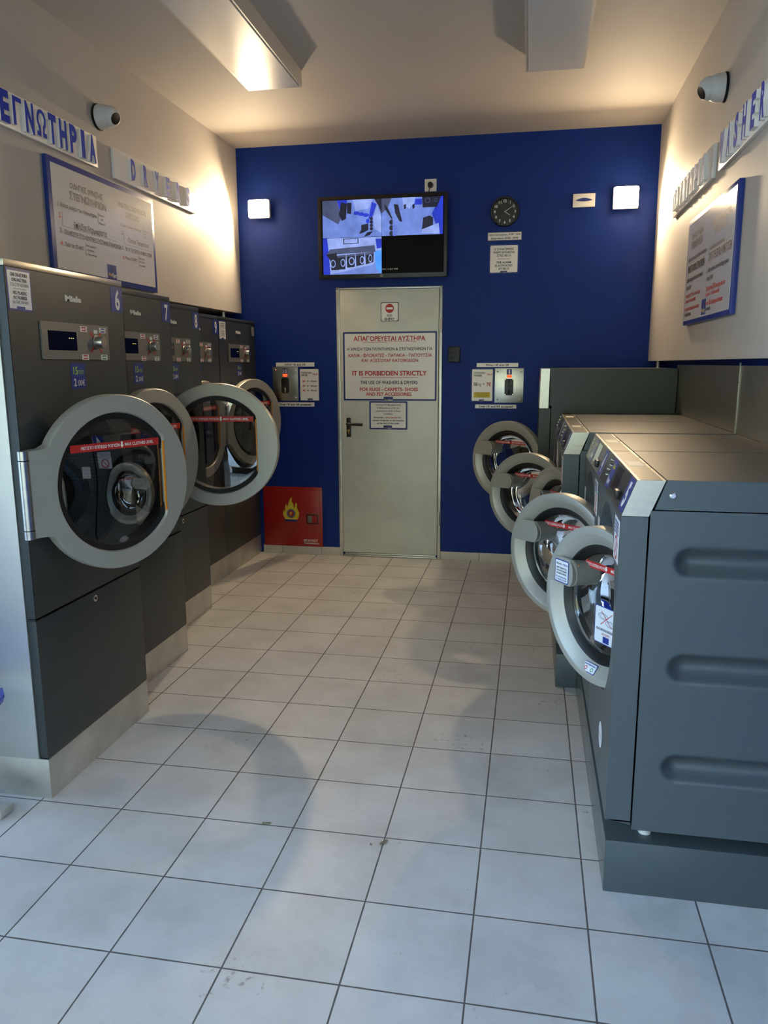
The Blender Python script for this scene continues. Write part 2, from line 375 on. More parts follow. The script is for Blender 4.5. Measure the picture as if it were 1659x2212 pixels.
for z in (0.33, 1.80):
    MB().cyl(Vector((leafx1+0.012, YB-0.034, z-0.055)), Z, 0.009, 0.11, M_STEELW).build('hinge', door)

# ------------------------------------------------------------ signs on the back wall and its door
def wall_sign(name, x0, x1, z0, z1, yb, label, cat, border=0.0, bmat=M_NAVY, rad=0.006, lines=(), logo=None, th=0.004, group=None, extra=None, paper=M_PAPER):
    cx, cz = (x0+x1)/2, (z0+z1)/2
    t = thing(name, label, cat, (cx, yb, cz), group); w, h = (x1-x0)/2, (z1-z0)/2
    p = MB(); O = Vector((0, 0, 0))
    if border:
        p.prism(rrect(-w, w, -h, h, min(rad, w/2), 3), -Y, 0, th*0.7, bmat, X, Z, O)
        p.prism(rrect(-w+border, w-border, -h+border, h-border, rad, 3), -Y, th*0.7, th, paper, X, Z, O)
    else: p.prism(rrect(-w, w, -h, h, rad, 3), -Y, 0, th, paper, X, Z, O)
    p.build('panel', t)
    b = MB(); S = Vector((0, -th, 0))
    for ln in lines:
        s_, lx, lz, lh, m_ = ln[:5]; lw = ln[5] if len(ln) > 5 else None; al = ln[6] if len(ln) > 6 else 'c'; of = ln[7] if len(ln) > 7 else 0.028
        b.text(s_, S+X*lx+Z*lz, X, Z, lh, m_, lw, al, of, 0.0007)
    b.t = t
    if extra: extra(b, S)
    if b.v: b.build('lettering', t, smooth=False)
    if logo:
        lx, lz, lw, lh = logo; g = MB(); g.box(lx-lw/2, lx+lw/2, -th-0.0012, -th, lz-lh/2, lz+lh/2, M_NAVY)
        wash_logo(g, S+X*lx+Z*lz-Y*0.0014, X, Z, lw, lh); g.build('shop_emblem', t, smooth=False)
    return t
def wash_logo(g, O, U, V, w, h):
    g.text('Wash', O-U*(w*0.22)-V*(h*0.22), U, V, h*0.26, M_YELLOW, w*0.46, 'c', 0.01, 0.0004)
    g.text('Spot', O+U*(w*0.25)-V*(h*0.24), U, V, h*0.32, M_PAPER, w*0.44, 'c', 0.02, 0.0004)
    A = U.cross(V).normalized()
    g.lathe([(h*0.20, 0.0005), (h*0.12, 0.0005)], O+U*(w*0.22)+V*(h*0.22), A, U, V, M_INKGREY, 20)
DY = YB-0.028
def underl(x0, x1, z, th=0.003, m=M_RED):
    return lambda b, S: b.box(x0, x1, S.y-0.0008, S.y-0.0002, z-th/2, z+th/2, m)
def big_extra(b, S):
    for x, z in ((0.205, 0.180), (0.220, -0.084)): b.box(-x, x, S.y-0.0009, S.y-0.0002, z, z+0.003, M_RED)
wall_sign('prohibition_sign', -1.422, -0.701, 1.240, 1.756, DY, 'large blue-bordered sign with red capitals forbidding rugs and shoes, on the metal door', 'sign', 0.013,
    lines=[('ΑΠΑΓΟΡΕΥΕΤΑΙ ΑΥΣΤΗΡΑ', -0.002, 0.208, 0.034, M_RED, 0.55, 'c', 0.03),
           ('Η ΧΡΗΣΗ ΤΩΝ ΠΛΥΝΤΗΡΙΩΝ & ΣΤΕΓΝΩΤΗΡΙΩΝ ΓΙΑ', 0.0, 0.130, 0.021, M_INK, 0.655, 'c', 0.02),
           ('ΧΑΛΙΑ - ΦΛΟΚΑΤΕΣ - ΠΑΤΑΚΙΑ - ΠΑΠΟΥΤΣΙΑ', 0.0, 0.083, 0.024, M_RED, 0.645), ('ΚΑΙ  ΑΞΕΣΟΥΑΡ ΚΑΤΟΙΚΙΔΙΩΝ', 0.002, 0.045, 0.022, M_RED, 0.435),
           ('IT IS FORBIDDEN STRICTLY', -0.002, -0.050, 0.034, M_RED, 0.575, 'c', 0.03),
           ('THE USE OF WASHERS & DRYERS', -0.006, -0.120, 0.024, M_INK, 0.445, 'c', 0.02),
           ('FOR RUGS - CARPETS- SHOES', -0.006, -0.172, 0.025, M_RED, 0.45), ('AND PET ACCESSORIES', -0.008, -0.208, 0.024, M_RED, 0.355)],
    logo=(-0.01, -0.243, 0.072, 0.030), extra=big_extra)
wall_sign('notice_sheet', -1.221, -0.924, 1.020, 1.236, DY, 'small laminated notice with blue border taped to the metal door beside its handle', 'sign', 0.012,
    lines=[('Τα ρούχα θα απομακρύνονται', 0, 0.080, 0.0115, M_INK, 0.20), ('αν παραμείνουν εντός των', 0, 0.057, 0.0115, M_INK, 0.18), ('μηχανημάτων μετά το τέλος', 0, 0.034, 0.0115, M_INK, 0.195), ('το κύκλου.', 0, 0.012, 0.0115, M_INK, 0.075),
           ('The laundry', -0.075, -0.016, 0.012, M_INK, 0.085), ('will be removed', 0.022, -0.016, 0.012, M_RED, 0.095), ('if it', 0.088, -0.016, 0.012, M_INK, 0.024),
           ('remains forgotten in the machine', 0, -0.038, 0.012, M_INK, 0.245), ('at the end of the cycle.', 0, -0.060, 0.012, M_INK, 0.175)], logo=(-0.004, -0.090, 0.066, 0.026))
def noentry(b, S):
    b.lathe([(0.0001, 0), (0.033, 0)], S+Z*0.025-Y*0.0006, -Y, X, Z, M_RED, 32)
    b.box(-0.024, 0.024, S.y-0.0016, S.y-0.0008, 0.017, 0.033, M_PAPER)
wall_sign('no_entry_sign', -1.127, -0.992, 1.831, 1.970, DY, 'small white no entry plate with red disc near the top of the metal door', 'sign', 0.005, M_INK, 0.008,
    lines=[('NO', 0.0, -0.027, 0.017, M_INKGREY), ('ENTRY', 0.0, -0.052, 0.017, M_INK)], extra=noentry)
wall_sign('hours_sign', -0.343, -0.098, 2.388, 2.448, YB, 'narrow white opening hours strip just below the wall clock', 'sign', 0.004, M_INKGREY, 0.003,
    lines=[('Ώρες λειτουργίας: 07:00 - 24:00', 0, 0.012, 0.0125, M_INK, 0.225), ('Store hours: 07:00 - 24:00', 0, -0.013, 0.0125, M_INK, 0.195)])
wall_sign('alarm_notice', -0.327, -0.117, 2.160, 2.362, YB, 'square white alarm notice under the opening hours strip', 'sign', 0.007, M_LBLUE, 0.008,
    lines=[('Ο ΣΥΝΑΓΕΡΜΟΣ', 0, 0.068, 0.014, M_INK, 0.14), ('ΕΝΕΡΓΟΠΟΙΕΙΤΑΙ', 0, 0.046, 0.014, M_INK, 0.15), ('ΣΤΙΣ 00.15', 0, 0.024, 0.014, M_INK, 0.10), ('THE ALARM', 0, -0.024, 0.014, M_INK, 0.105), ('IS ACTIVATED', 0, -0.046, 0.014, M_INK, 0.125), ('AT 00.15', 0, -0.068, 0.014, M_INK, 0.075)],
    extra=lambda b, S: b.box(-0.045, 0.045, S.y-0.0008, S.y-0.0002, -0.001, 0.001, M_INK), logo=(0.0, -0.089, 0.05, 0.011))
# coin units: two text strips, a price card and the steel coin plate
G_STRIP = None
def strip_sign(x0, x1, z0, z1, txt, label):
    wall_sign('text_strip', x0, x1, z0, z1, YB, label, 'sign', lines=[(txt, 0, 0, 0.014, M_INK, 0.17 if len(txt) < 15 else 0.255, 'c', 0.035)], rad=0.002, th=0.003)
strip_sign(-0.404, -0.098, 1.491, 1.520, 'Μόνο 1€ και 2€', 'white text strip above the coin plate of washer 1')
strip_sign(-0.410, -0.104, 1.185, 1.213, 'Only 1€ and 2€ accepted', 'white text strip below the coin plate of washer 1')
strip_sign(-1.971, -1.660, 1.499, 1.531, 'Μόνο 1€ και 2€', 'white text strip above the coin plate of dryer 10')
strip_sign(-1.978, -1.666, 1.190, 1.222, 'Only 1€ and 2€ accepted', 'white text strip below the coin plate of dryer 10')
def w1_extra(b, S):
    b0 = b; b = MB(); b.box(-0.062, 0.060, S.y-0.0008, S.y-0.0002, -0.092, -0.052, M_YELLOW)
    for i, w in enumerate((0.054, 0.036, 0.045, 0.030)): b.text(('ΑΠΟΡΡΥΠΑΝΤΙΚΟ + ΜΑΛΑΚΤΙΚΟ', 'περιλαμβάνονται', 'DETERGENT + SOFTENER', 'included')[i], S+Z*(-0.058-0.0095*i)-Y*0.0008, X, Z, 0.0055, M_INK, w*2, 'c', 0.0, 0.0006)
    b.build('yellow_panel', b0.t, smooth=False)
    b0.box(0.034, 0.0348, S.y-0.0008, S.y-0.0002, 0.065, 0.098, M_RED)
wall_sign('price_card', -0.444, -0.277, 1.234, 1.481, YB, 'white price card reading 16kg = 7€, left of the coin plate for washer 1', 'sign', 0.007, M_NAVY, 0.006,
    lines=[('ΠΛΥΝΤΗΡΙΟ', -0.022, 0.090, 0.014, M_INK, 0.085), ('WASHER', -0.034, 0.071, 0.014, M_INK, 0.062), ('No1', 0.054, 0.080, 0.013, M_RED, 0.030),
           ('16', -0.050, 0.008, 0.026, M_INK, 0.026, 'c', 0.03), ('kg =', -0.008, 0.008, 0.024, M_INK, 0.050, 'c', 0.0), ('7€', 0.048, 0.006, 0.026, M_RED, 0.034)], extra=w1_extra, logo=(-0.004, -0.112, 0.038, 0.012))
def w10_extra(b, S):
    b.box(0.028, 0.0288, S.y-0.0008, S.y-0.0002, 0.068, 0.100, M_RED)
    for i in range(3):
        z = 0.028-0.036*i; q = MB(); q.add([S+X*x_+Z*(z+z_)-Y*0.0006 for x_, z_ in ((-0.022, -0.002), (-0.012, -0.002), (-0.012, -0.006), (-0.004, 0), (-0.012, 0.006), (-0.012, 0.002), (-0.022, 0.002))], [tuple(range(7))], M_INK); q.build('arrow', b.t, smooth=False)
wall_sign('price_card', -1.785, -1.620, 1.230, 1.488, YB, 'white price card listing 2€ 3€ 4€, right of the coin plate for dryer 10', 'sign', 0.008, M_NAVY, 0.006,
    lines=[('ΣΤΕΓΝΩΤΗΡΙΟ', -0.022, 0.092, 0.013, M_INK, 0.084), ('DRYER', -0.038, 0.073, 0.013, M_INK, 0.050), ('No10', 0.051, 0.082, 0.013, M_RED, 0.036)]
         + [(a, -0.045, 0.028-0.036*i, 0.014, M_RED, 0.022) for i, a in enumerate(('2€', '3€', '4€'))] + [(a, 0.034, 0.028-0.036*i, 0.012, M_INK, 0.050) for i, a in enumerate(('15min', '25min', '35min'))], extra=w10_extra, logo=(0.004, -0.112, 0.04, 0.012))
def coin_plate(x0, x1, z0, z1, num, label):
    cx, cz = (x0+x1)/2, (z0+z1)/2; t = thing('coin_acceptor', label, 'coin acceptor', (cx, YB, cz)); w, h = (x1-x0)/2, (z1-z0)/2
    MB().box(-w, w, -0.006, 0, -h, h, M_STEEL, 0.001).build('plate', t)
    for sx in (-1, 1):
        for sz in (-1, 1): MB().lathe([(0.0001, 0.005), (0.005, 0.004), (0.008, 0)], Vector((sx*(w-0.022), -0.006, sz*(h-0.024))), -Y, X, Z, M_CHROME, 16).build('screw', t)
    b = MB(); b.box(-0.019, 0.019, -0.0075, -0.006, 0.080, 0.120, M_NAVY); b.text(num, Vector((0, -0.0075, 0.100)), X, Z, 0.028, M_PAPER, 0.030 if len(num) > 1 else 0.009, 'c', 0.02, 0.0006); b.build('number_label', t, smooth=False)
    MB().box(-0.018, 0.018, -0.012, -0.006, 0.058, 0.077, M_LED, 0.003).build('indicator_lamp', t, label='glowing red indicator lamp')
    b = MB(); b.box(-0.032, 0.032, -0.014, -0.006, -0.072, 0.050, M_BLACKP, 0.002); b.box(-0.003, 0.003, -0.0165, -0.014, 0.010, 0.048, M_GAP)
    b.box(-0.012, 0.012, -0.017, -0.014, -0.012, 0.006, M_BLACK, 0.001); b.box(-0.005, 0.005, -0.0165, -0.014, -0.064, -0.028, M_STEEL if num == '10' else M_GAP)
    for sx in (-1, 1):
        for sz in (0.044, -0.066): b.cyl(Vector((sx*0.027, -0.014, sz)), -Y, 0.0025, 0.001, M_CHROME, 10)
    b.build('coin_slot', t)
coin_plate(-0.268, -0.056, 1.228, 1.482, '1', 'polished steel coin plate numbered 1, right of the 16kg price card')
coin_plate(-2.000, -1.794, 1.234, 1.496, '10', 'polished steel coin plate numbered 10, behind the open door of dryer 10')

# ------------------------------------------------------------ other things on the back wall
t = thing('wall_clock', 'round black wall clock with white numerals on the blue wall', 'clock', (-0.222, YB, 2.585))
MB().lathe([(0.0001, 0.012), (0.088, 0.012), (0.092, 0.030), (0.100, 0.030), (0.103, 0.022), (0.103, 0)], Vector((0, 0, 0)), -Y, X, Z, M_BLACKP, 64).build('case', t)
MB().lathe([(0.0001, 0.0135), (0.0885, 0.0135)], Vector((0, 0, 0)), -Y, X, Z, M_CLOCKF, 64).build('dial', t)
for k in range(1, 13):
    b = MB(); a = PI/2-k*PI/6; b.text(str(k), Vector((0.072*math.cos(a), -0.0135, 0.072*math.sin(a))), X, Z, 0.018, M_PAPER, None, 'c', 0.025, 0.0006)
    b.build('numeral', t, smooth=False)
def hand(name, ang, r0, r1, w):
    dx, dz_ = math.sin(ang), math.cos(ang); U = Vector((dx, 0, dz_)); V = Vector((-dz_, 0, dx))
    MB().prism([(r0, -w), (r1, -w*0.6), (r1, w*0.6), (r0, w)], -Y, 0.015, 0.0165, M_WHITE, U, V).build(name, t)
hand('hour_hand', math.radians(126), 0.006, 0.045, 0.0022); hand('minute_hand', math.radians(57), 0.006, 0.068, 0.0018)
MB().cyl(Vector((0, -0.0135, 0)), -Y, 0.004, 0.004, M_WHITE, 16).build('hub', t)

t = thing('power_socket', 'white wall socket with a black plug above the television', 'socket', (-0.760, YB, 2.787))
MB().box(-0.043, 0.043, -0.010, 0, -0.043, 0.043, M_PAPER, 0.004).build('cover_plate', t)
MB().cyl(Vector((0, -0.010, 0)), -Y, 0.022, 0.030, M_BLACKP, 28, 0.018).build('plug', t, label='round black plug')
MB().tube([(0, -0.035, -0.006), (-0.004, -0.040, -0.03), (-0.012, -0.030, -0.06), (-0.014, -0.02, -0.10)], 0.0035, M_BLACKP).build('cord', t)

t = thing('wall_box', 'small black box on the blue wall right of the metal door', 'wall box', (-0.574, YB, 1.584))
MB().box(-0.045, 0.045, -0.030, 0, -0.058, 0.058, M_BLACKP, 0.010).build('housing', t)
MB().box(-0.022, 0.022, -0.033, -0.029, -0.030, 0.030, M_BLACK, 0.003).build('cover', t)

t = thing('emergency_light', 'flat white rectangular fitting with blue oval, left of the right wall lamp', 'fitting', (0.325, YB, 2.638))
MB().box(-0.076, 0.076, -0.022, 0, -0.045, 0.045, M_PAPER, 0.004).build('housing', t)
b = MB(); P = [(-0.060+0.120*i/16, 0.016*math.sin(PI*i/16)) for i in range(17)]+[(0.060-0.120*i/16, -0.008*math.sin(PI*i/16)) for i in range(1, 16)]
b.flat(P, X, Z, Vector((0, -0.0228, 0)), M_LBLUE); b.build('oval_lens', t, smooth=False)

def wall_lamp(x0, x1, z0, z1, label):
    cx, cz = (x0+x1)/2, (z0+z1)/2; t = thing('wall_lamp', label, 'lamp', (cx, YB, cz)); w, h = (x1-x0)/2, (z1-z0)/2
    MB().box(-w*0.80, w*0.80, -0.075, 0, -h*0.8, h*0.8, M_WHITE, 0.006).build('mount', t)
    MB().box(-w, w, -0.090, -0.075, -h, h, M_FRAMEW, 0.004).build('back_shell', t)
    MB().box(-w*0.98, w*0.98, -0.125, -0.090, -h*0.98, h*0.98, M_LAMPG, 0.018).build('lit_glass', t, label='glowing square lamp glass')
    la = bpy.data.lights.new('led_source', 'AREA'); la.shape = 'DISK'; la.size = 0.07; la.energy = LAMP_WATTS; la.color = (1.0, 0.76, 0.47)
    lo = bpy.data.objects.new('led_source', la); COL.objects.link(lo); lo.parent = t; lo.location = (0, -0.128, 0); lo.rotation_euler = (-PI/2+math.radians(28), 0, 0)
wall_lamp(-2.117, -1.958, 2.592, 2.722, 'lit square wall lamp on the blue wall above dryer 10, nearest the left wall')
wall_lamp(0.516, 0.684, 2.558, 2.702, 'lit square wall lamp on the blue wall near the right wall, beside the white fitting')

# television
t = thing('television', 'black flat television on the blue wall showing four camera views', 'television', (-1.110, YB, 2.440))
KY = 0.978
def tvp(x, z): return ((x*KY)+1.110, 1.514+(z-1.514)*KY-2.440)
x0, z1 = tvp(-1.613, 2.741); x1, _ = tvp(-0.636, 2.73); _, z0 = tvp(-1.6, 2.150)
MB().box(-0.16, 0.16, -0.095, -0.001, -0.12, 0.12, M_BLACKP, 0.004).build('wall_bracket', t)
yq = -0.130
MB().box(x0, x1, yq, yq+0.04, z0, z1, M_BLACKP, 0.006).build('case', t)
sx0, sz1 = tvp(-1.586, 2.716); sx1, _ = tvp(-0.660, 2.7); _, sz0 = tvp(-1.588, 2.182); mx_, mz_ = tvp(-1.1245, 2.447)
scr = MB().box(sx0, sx1, yq-0.0008, yq, sz0, sz1, mat('screen_black', (8, 8, 12), 0.6, spec=0.15)).build('screen', t)
def em(name, rgb, s=1.0):
    if name in MATS: return MATS[name]
    m = bpy.data.materials.new(name); m.use_nodes = True; nt = m.node_tree; b_ = nt.nodes['Principled BSDF']; c = lin(rgb)
    b_.inputs['Base Color'].default_value = (0.01, 0.01, 0.012, 1); b_.inputs['Roughness'].default_value = 0.25
    tc = nt.nodes.new('ShaderNodeTexCoord'); n = nt.nodes.new('ShaderNodeTexNoise'); n.inputs['Scale'].default_value = 14
    r = nt.nodes.new('ShaderNodeValToRGB'); r.color_ramp.elements[0].color = tuple(v*0.82 for v in c[:3])+(1,); r.color_ramp.elements[1].color = tuple(min(1, v*1.18) for v in c[:3])+(1,)
    r.color_ramp.elements[0].position = 0.3; r.color_ramp.elements[1].position = 0.7
    nt.links.new(tc.outputs['Object'], n.inputs['Vector']); nt.links.new(n.outputs[0], r.inputs[0]); nt.links.new(r.outputs[0], b_.inputs['Emission Color'])
    b_.inputs['Emission Strength'].default_value = s*0.62; MATS[name] = m; return m
EB, ELB, EW, EDB, EDK, EGR, ECY = (em('feed_mid_blue', (92, 116, 205)), em('feed_light_blue', (104, 128, 205)), em('feed_white', (140, 160, 225)), em('feed_deep_blue', (30, 50, 190)),
    em('feed_dark', (22, 24, 44)), em('feed_grey', (66, 74, 106)), em('feed_cyan', (70, 150, 255)))
def feed(name, qx0, qx1, qz0, qz1, polys):
    b = MB(); k = 0
    for m_, P in polys:
        k += 1; b.flat([(qx0+(qx1-qx0)*u, qz0+(qz1-qz0)*v) for u, v in P], X, Z, Vector((0, yq-0.001-0.00012*k, 0)), m_)
    b.build(name, t, smooth=False)
FULL = [(0, 0), (1, 0), (1, 1), (0, 1)]
def ell(cx, cy, rx, ry, n=20): return [(cx+rx*math.cos(2*PI*i/n), cy+ry*math.sin(2*PI*i/n)) for i in range(n)]
def ring2(cx, cy, rx, ry, m_, k=0.72): return [(m_, ell(cx, cy, rx, ry)), (EDK, ell(cx, cy, rx*k, ry*k))]
p1 = [(ELB, FULL), (EGR, [(0, 1), (0.25, 1), (0.32, 0.55), (0.27, 0.36), (0, 0.62)]), (EDB, [(0.25, 1), (0.42, 1), (0.40, 0.55), (0.34, 0.5)]), (EDK, [(0.32, 0.95), (0.42, 0.9), (0.40, 0.5), (0.33, 0.45), (0.28, 0.62)]),
      (EDK, [(0.42, 0.93), (0.50, 0.92), (0.49, 0.62), (0.42, 0.64)]), (EW, [(0.52, 1), (0.86, 1), (0.78, 0.75), (0.56, 0.70)]), (EDK, [(0.88, 1), (1, 1), (1, 0.6), (0.95, 0.82)]),
      (EDB, [(0.84, 0.92), (0.92, 0.86), (0.84, 0.5), (0.78, 0.48)]), (EW, [(0.93, 0.85), (1, 0.5), (1, 0.1), (0.88, 0.2), (0.86, 0.5)])]
for i in range(3): p1.append((EDB, ell(0.58+0.08*i, 0.64-0.03*i, 0.05, 0.05)))
p1.append((EDB, ell(0.77, 0.42, 0.03, 0.06)))
for i in range(4): p1.append((EDK, ell(0.83, 0.48-0.09*i, 0.028, 0.045)))
p1 += [(EDK, [(0.66, 0.32), (0.78, 0.36), (0.78, 0.18), (0.70, 0.12), (0.62, 0.08), (0.66, 0.2)]), (EDK, [(0.70, 0.0), (0.76, 0.12), (0.86, 0.15), (0.80, 0.04)])]
feed('camera_feed', sx0+0.012, mx_, mz_, sz1-0.004, p1)
p2 = [(ELB, FULL), (EGR, [(0, 1), (0.16, 1), (0.10, 0.75), (0.0, 0.6)]), (EDB, [(0.95, 1), (1, 1), (1, 0), (0.95, 0), (0.82, 0.55)]), (EDK, [(0.66, 1), (0.97, 1), (0.90, 0.72), (0.67, 0.72)]),
      (EW, [(0.34, 1), (0.55, 1), (0.52, 0.78), (0.36, 0.72)]), (EDK, [(0.20, 0.84), (0.27, 0.82), (0.31, 0.55), (0.34, 0.36), (0.29, 0.38), (0.22, 0.6)]), (EDK, [(0.04, 0.85), (0.10, 0.75), (0.18, 0.45), (0.16, 0.45), (0.06, 0.70)]),
      (EDB, [(0.55, 0.95), (0.66, 0.95), (0.66, 0.80), (0.54, 0.80)]), (EDK, [(0.68, 0.45), (0.78, 0.50), (0.84, 0.45), (0.84, 0.25), (0.76, 0.12), (0.66, 0.14)]), (EW, [(0.66, 0.14), (0.93, 0.30), (0.95, 0.02), (0.66, 0.04)])]
p2 += ring2(0.75, 0.90, 0.045, 0.07, EGR)+ring2(0.88, 0.90, 0.03, 0.05, EGR)
for i in range(3): p2 += [(EDK, ell(0.16, 0.36-0.15*i, 0.035, 0.07)), (EB if i else ELB, rrect(0.18, 0.25, 0.29-0.15*i, 0.42-0.15*i, 0.02))]
for i, c_ in enumerate((EDK, EW, EDK)): p2.append((c_, [(0.36+0.07*i, 0.80), (0.40+0.07*i, 0.83), (0.40+0.07*i, 0.72), (0.37+0.07*i, 0.68)]))
feed('camera_feed', mx_+0.002, sx1-0.008, mz_+0.002, sz1-0.004, p2)
p3 = [(EW, FULL), (EDB, [(0, 1), (0.07, 1), (0.10, 0.6), (0.12, 0), (0, 0)]), (ELB, [(0.1, 0), (1, 0), (1, 0.45), (0.85, 0.25)]), (ECY, [(0.88, 0.62), (1, 0.65), (1, 0), (0.90, 0.15)]), (EDK, [(0.35, 0.98), (0.61, 0.98), (0.61, 0.84), (0.35, 0.83)]), (EW, [(0.365, 0.965), (0.595, 0.965), (0.595, 0.855), (0.365, 0.85)]),
      (EGR, [(0.12, 0.70), (0.88, 0.78), (0.90, 0.60), (0.06, 0.55)]), (EDK, [(0.05, 0.56), (0.23, 0.60), (0.28, 0.13), (0.14, 0.12), (0.12, 0.40)]), (EDB, [(0.90, 0.95), (1, 0.95), (1, 0.7), (0.92, 0.68)])]
for i in range(4):
    u = 0.24+0.16*i; p3.append((EDK, [(u, 0.52+0.02*i), (u+0.15, 0.54+0.02*i), (u+0.14, 0.14+0.06*i), (u+0.01, 0.14+0.04*i)])); p3.append((EGR, [(u, 0.52+0.02*i), (u+0.15, 0.54+0.02*i), (u+0.15, 0.48+0.02*i), (u, 0.46+0.02*i)]))
for cx_, cy_, rx_ in ((0.17, 0.30, 0.045), (0.34, 0.32, 0.04), (0.49, 0.36, 0.05), (0.67, 0.38, 0.038), (0.81, 0.42, 0.032)): p3 += ring2(cx_, cy_, rx_, 0.11, EW)
feed('camera_feed', sx0+0.012, mx_, sz0, mz_-0.003, p3)
b = MB(); b.text('04:11:03 PM', Vector((mx_+0.004, yq-0.001, sz0+0.030)), X, Z, 0.011, M_WHITE, 0.115, 'l', 0.01); b.build('time_readout', t, smooth=False)
b = MB(); b.box(mx_-0.012, mx_+0.008, yq-0.002, yq, z0+0.006, z0+0.026, M_FOIL); b.build('maker_badge', t)

# fire hose cabinet
t = thing('fire_hose_cabinet', 'red metal fire cabinet with yellow flame emblem low on the blue wall', 'fire cabinet', (-1.862, YB, 0.063))
MB().box(-0.246, 0.246, -0.014, 0, 0.0, 0.486, M_FIRE, 0.003).build('frame', t)
dr = MB().box(-0.222, 0.226, -0.022, -0.014, 0.014, 0.462, M_FIRE, 0.003).build('door', t)
b = MB(); FL = [(-0.05, -0.085), (-0.072, -0.045), (-0.068, 0.0), (-0.055, -0.02), (-0.05, 0.035), (-0.038, 0.055), (-0.036, 0.02), (-0.022, 0.05), (-0.012, 0.085), (0.012, 0.115), (0.006, 0.075), (0.024, 0.045), (0.028, 0.015), (0.036, 0.03), (0.040, 0.062), (0.056, 0.055), (0.052, 0.02), (0.062, -0.005), (0.072, -0.025), (0.064, -0.065), (0.05, -0.085)]
FO = Vector((-0.012, -0.0226, 0.300)); b.flat([(x_*0.95, z_*0.95) for x_, z_ in FL], X, Z, FO, M_YELLOW)
b.lathe([(0.036, 0.0004), (0.022, 0.0004)], FO+Z*-0.030, -Y, X, Z, M_NAVY, 28); b.lathe([(0.0001, 0.0005), (0.022, 0.0005)], FO+Z*-0.030, -Y, X, Z, M_RED, 28)
for i in range(12):
    a = 2*PI*i/12; b.box(FO.x+0.029*math.cos(a)-0.002, FO.x+0.029*math.cos(a)+0.002, FO.y-0.0012, FO.y-0.0006, FO.z-0.03+0.029*math.sin(a)-0.003, FO.z-0.03+0.029*math.sin(a)+0.003, M_PAPER)
b.text('F', FO+Z*-0.030, X, Z, 0.026, M_YELLOW, 0.018, 'c', 0.03, 0.001); b.box(FO.x-0.05, FO.x+0.045, FO.y-0.0004, FO.y, FO.z-0.095, FO.z-0.078, M_LBLUE)
b.build('flame_emblem', dr, smooth=False)
b = MB(); b.box(0.115, 0.213, -0.026, -0.020, 0.188, 0.268, M_BLACKP, 0.004); b.box(0.124, 0.204, -0.0268, -0.026, 0.197, 0.259, M_FIRE); b.box(0.128, 0.162, -0.0300, -0.0268, 0.201, 0.255, M_FOIL, 0.002); b.build('latch', dr, label='recessed latch with grey flap')
b = MB(); b.text('ΠΑΥΛΟΥ', Vector((0.158, -0.0222, 0.052)), X, Z, 0.020, M_PAPER, 0.098, 'c', 0.02); b.lathe([(0.010, 0.0006), (0.006, 0.0006)], Vector((0.098, -0.0222, 0.052)), -Y, X, Z, M_PAPER, 16)
b.box(0.088, 0.216, -0.0228, -0.0222, 0.031, 0.034, M_PAPER); b.box(0.100, 0.216, -0.0228, -0.0222, 0.024, 0.027, M_PAPER); b.build('maker_lettering', dr, smooth=False)

# ------------------------------------------------------------ ceiling light boxes (switched off)
def ceiling_light(x0, x1, y0, y1, skew, label):
    t = thing('ceiling_light', label, 'ceiling light', ((x0+x1)/2, y1, ZC), 'long ceiling light boxes'); w = (x1-x0)/2; L_ = y1-y0; h = 0.085
    def q(m_, a, zt, zb, n):
        P = [(-w+a, -a), (w-a, -a), (w-a-0*skew, -L_+a), (-w+a, -L_+a)]
        return MB().prism([(px+skew*(-py), py) for px, py in P], Z, zb, zt, m_, X, Y).build(n, t)
    q(M_FRAMEW, 0.0, 0.0, -h, 'housing'); q(M_DIFF, 0.014, -h, -h-0.004, 'diffuser')
ceiling_light(-1.612, -1.302, 2.40, 4.51, 0.014, 'long white ceiling light box over the dryer side')
ceiling_light(-0.079, 0.222, 2.40, 4.53, 0.003, 'long white ceiling light box over the washer side')

# ------------------------------------------------------------ dome cameras
def dome_camera(loc, side, look, label):
    t = thing('security_camera', label, 'security camera', loc); A = Vector((side, 0, 0))
    MB().lathe([(0.0001, 0), (0.062, 0), (0.064, 0.008), (0.060, 0.012)], Vector((0, 0, 0)), A, Y, Z, M_GAP, 40).build('base_ring', t)
    MB().lathe([(0.060, 0.012), (0.060, 0.030), (0.057, 0.050), (0.050, 0.066), (0.040, 0.074)], Vector((0, 0, 0)), A, Y, Z, M_WHITE, 40).build('housing', t)
    L_ = Vector(look).normalized(); C_ = A*0.072; U = L_.orthogonal().normalized(); V = L_.cross(U)
    prof = [(0.050*math.sin(a), 0.050*math.cos(a)) for a in [PI*0.95-(PI*0.95-0.62)*i/14 for i in range(15)]]
    e = MB().lathe(prof, C_, L_, U, V, M_WHITE, 36).build('eyeball', t)
    MB().lathe([(0.0001, 0.0430), (0.024, 0.0420), (0.0290, 0.0405)], C_, L_, U, V, M_BLACK, 30).build('lens', e, label='black glossy lens disc')
dome_camera((XL, 3.965, 2.772), 1, (0.90, -0.30, -0.42), 'white dome camera on the left wall between the two dryer signs')
dome_camera((XR, 3.995, 2.729), -1, (-0.85, -0.22, -0.50), 'white dome camera on the right wall above the washer signs')

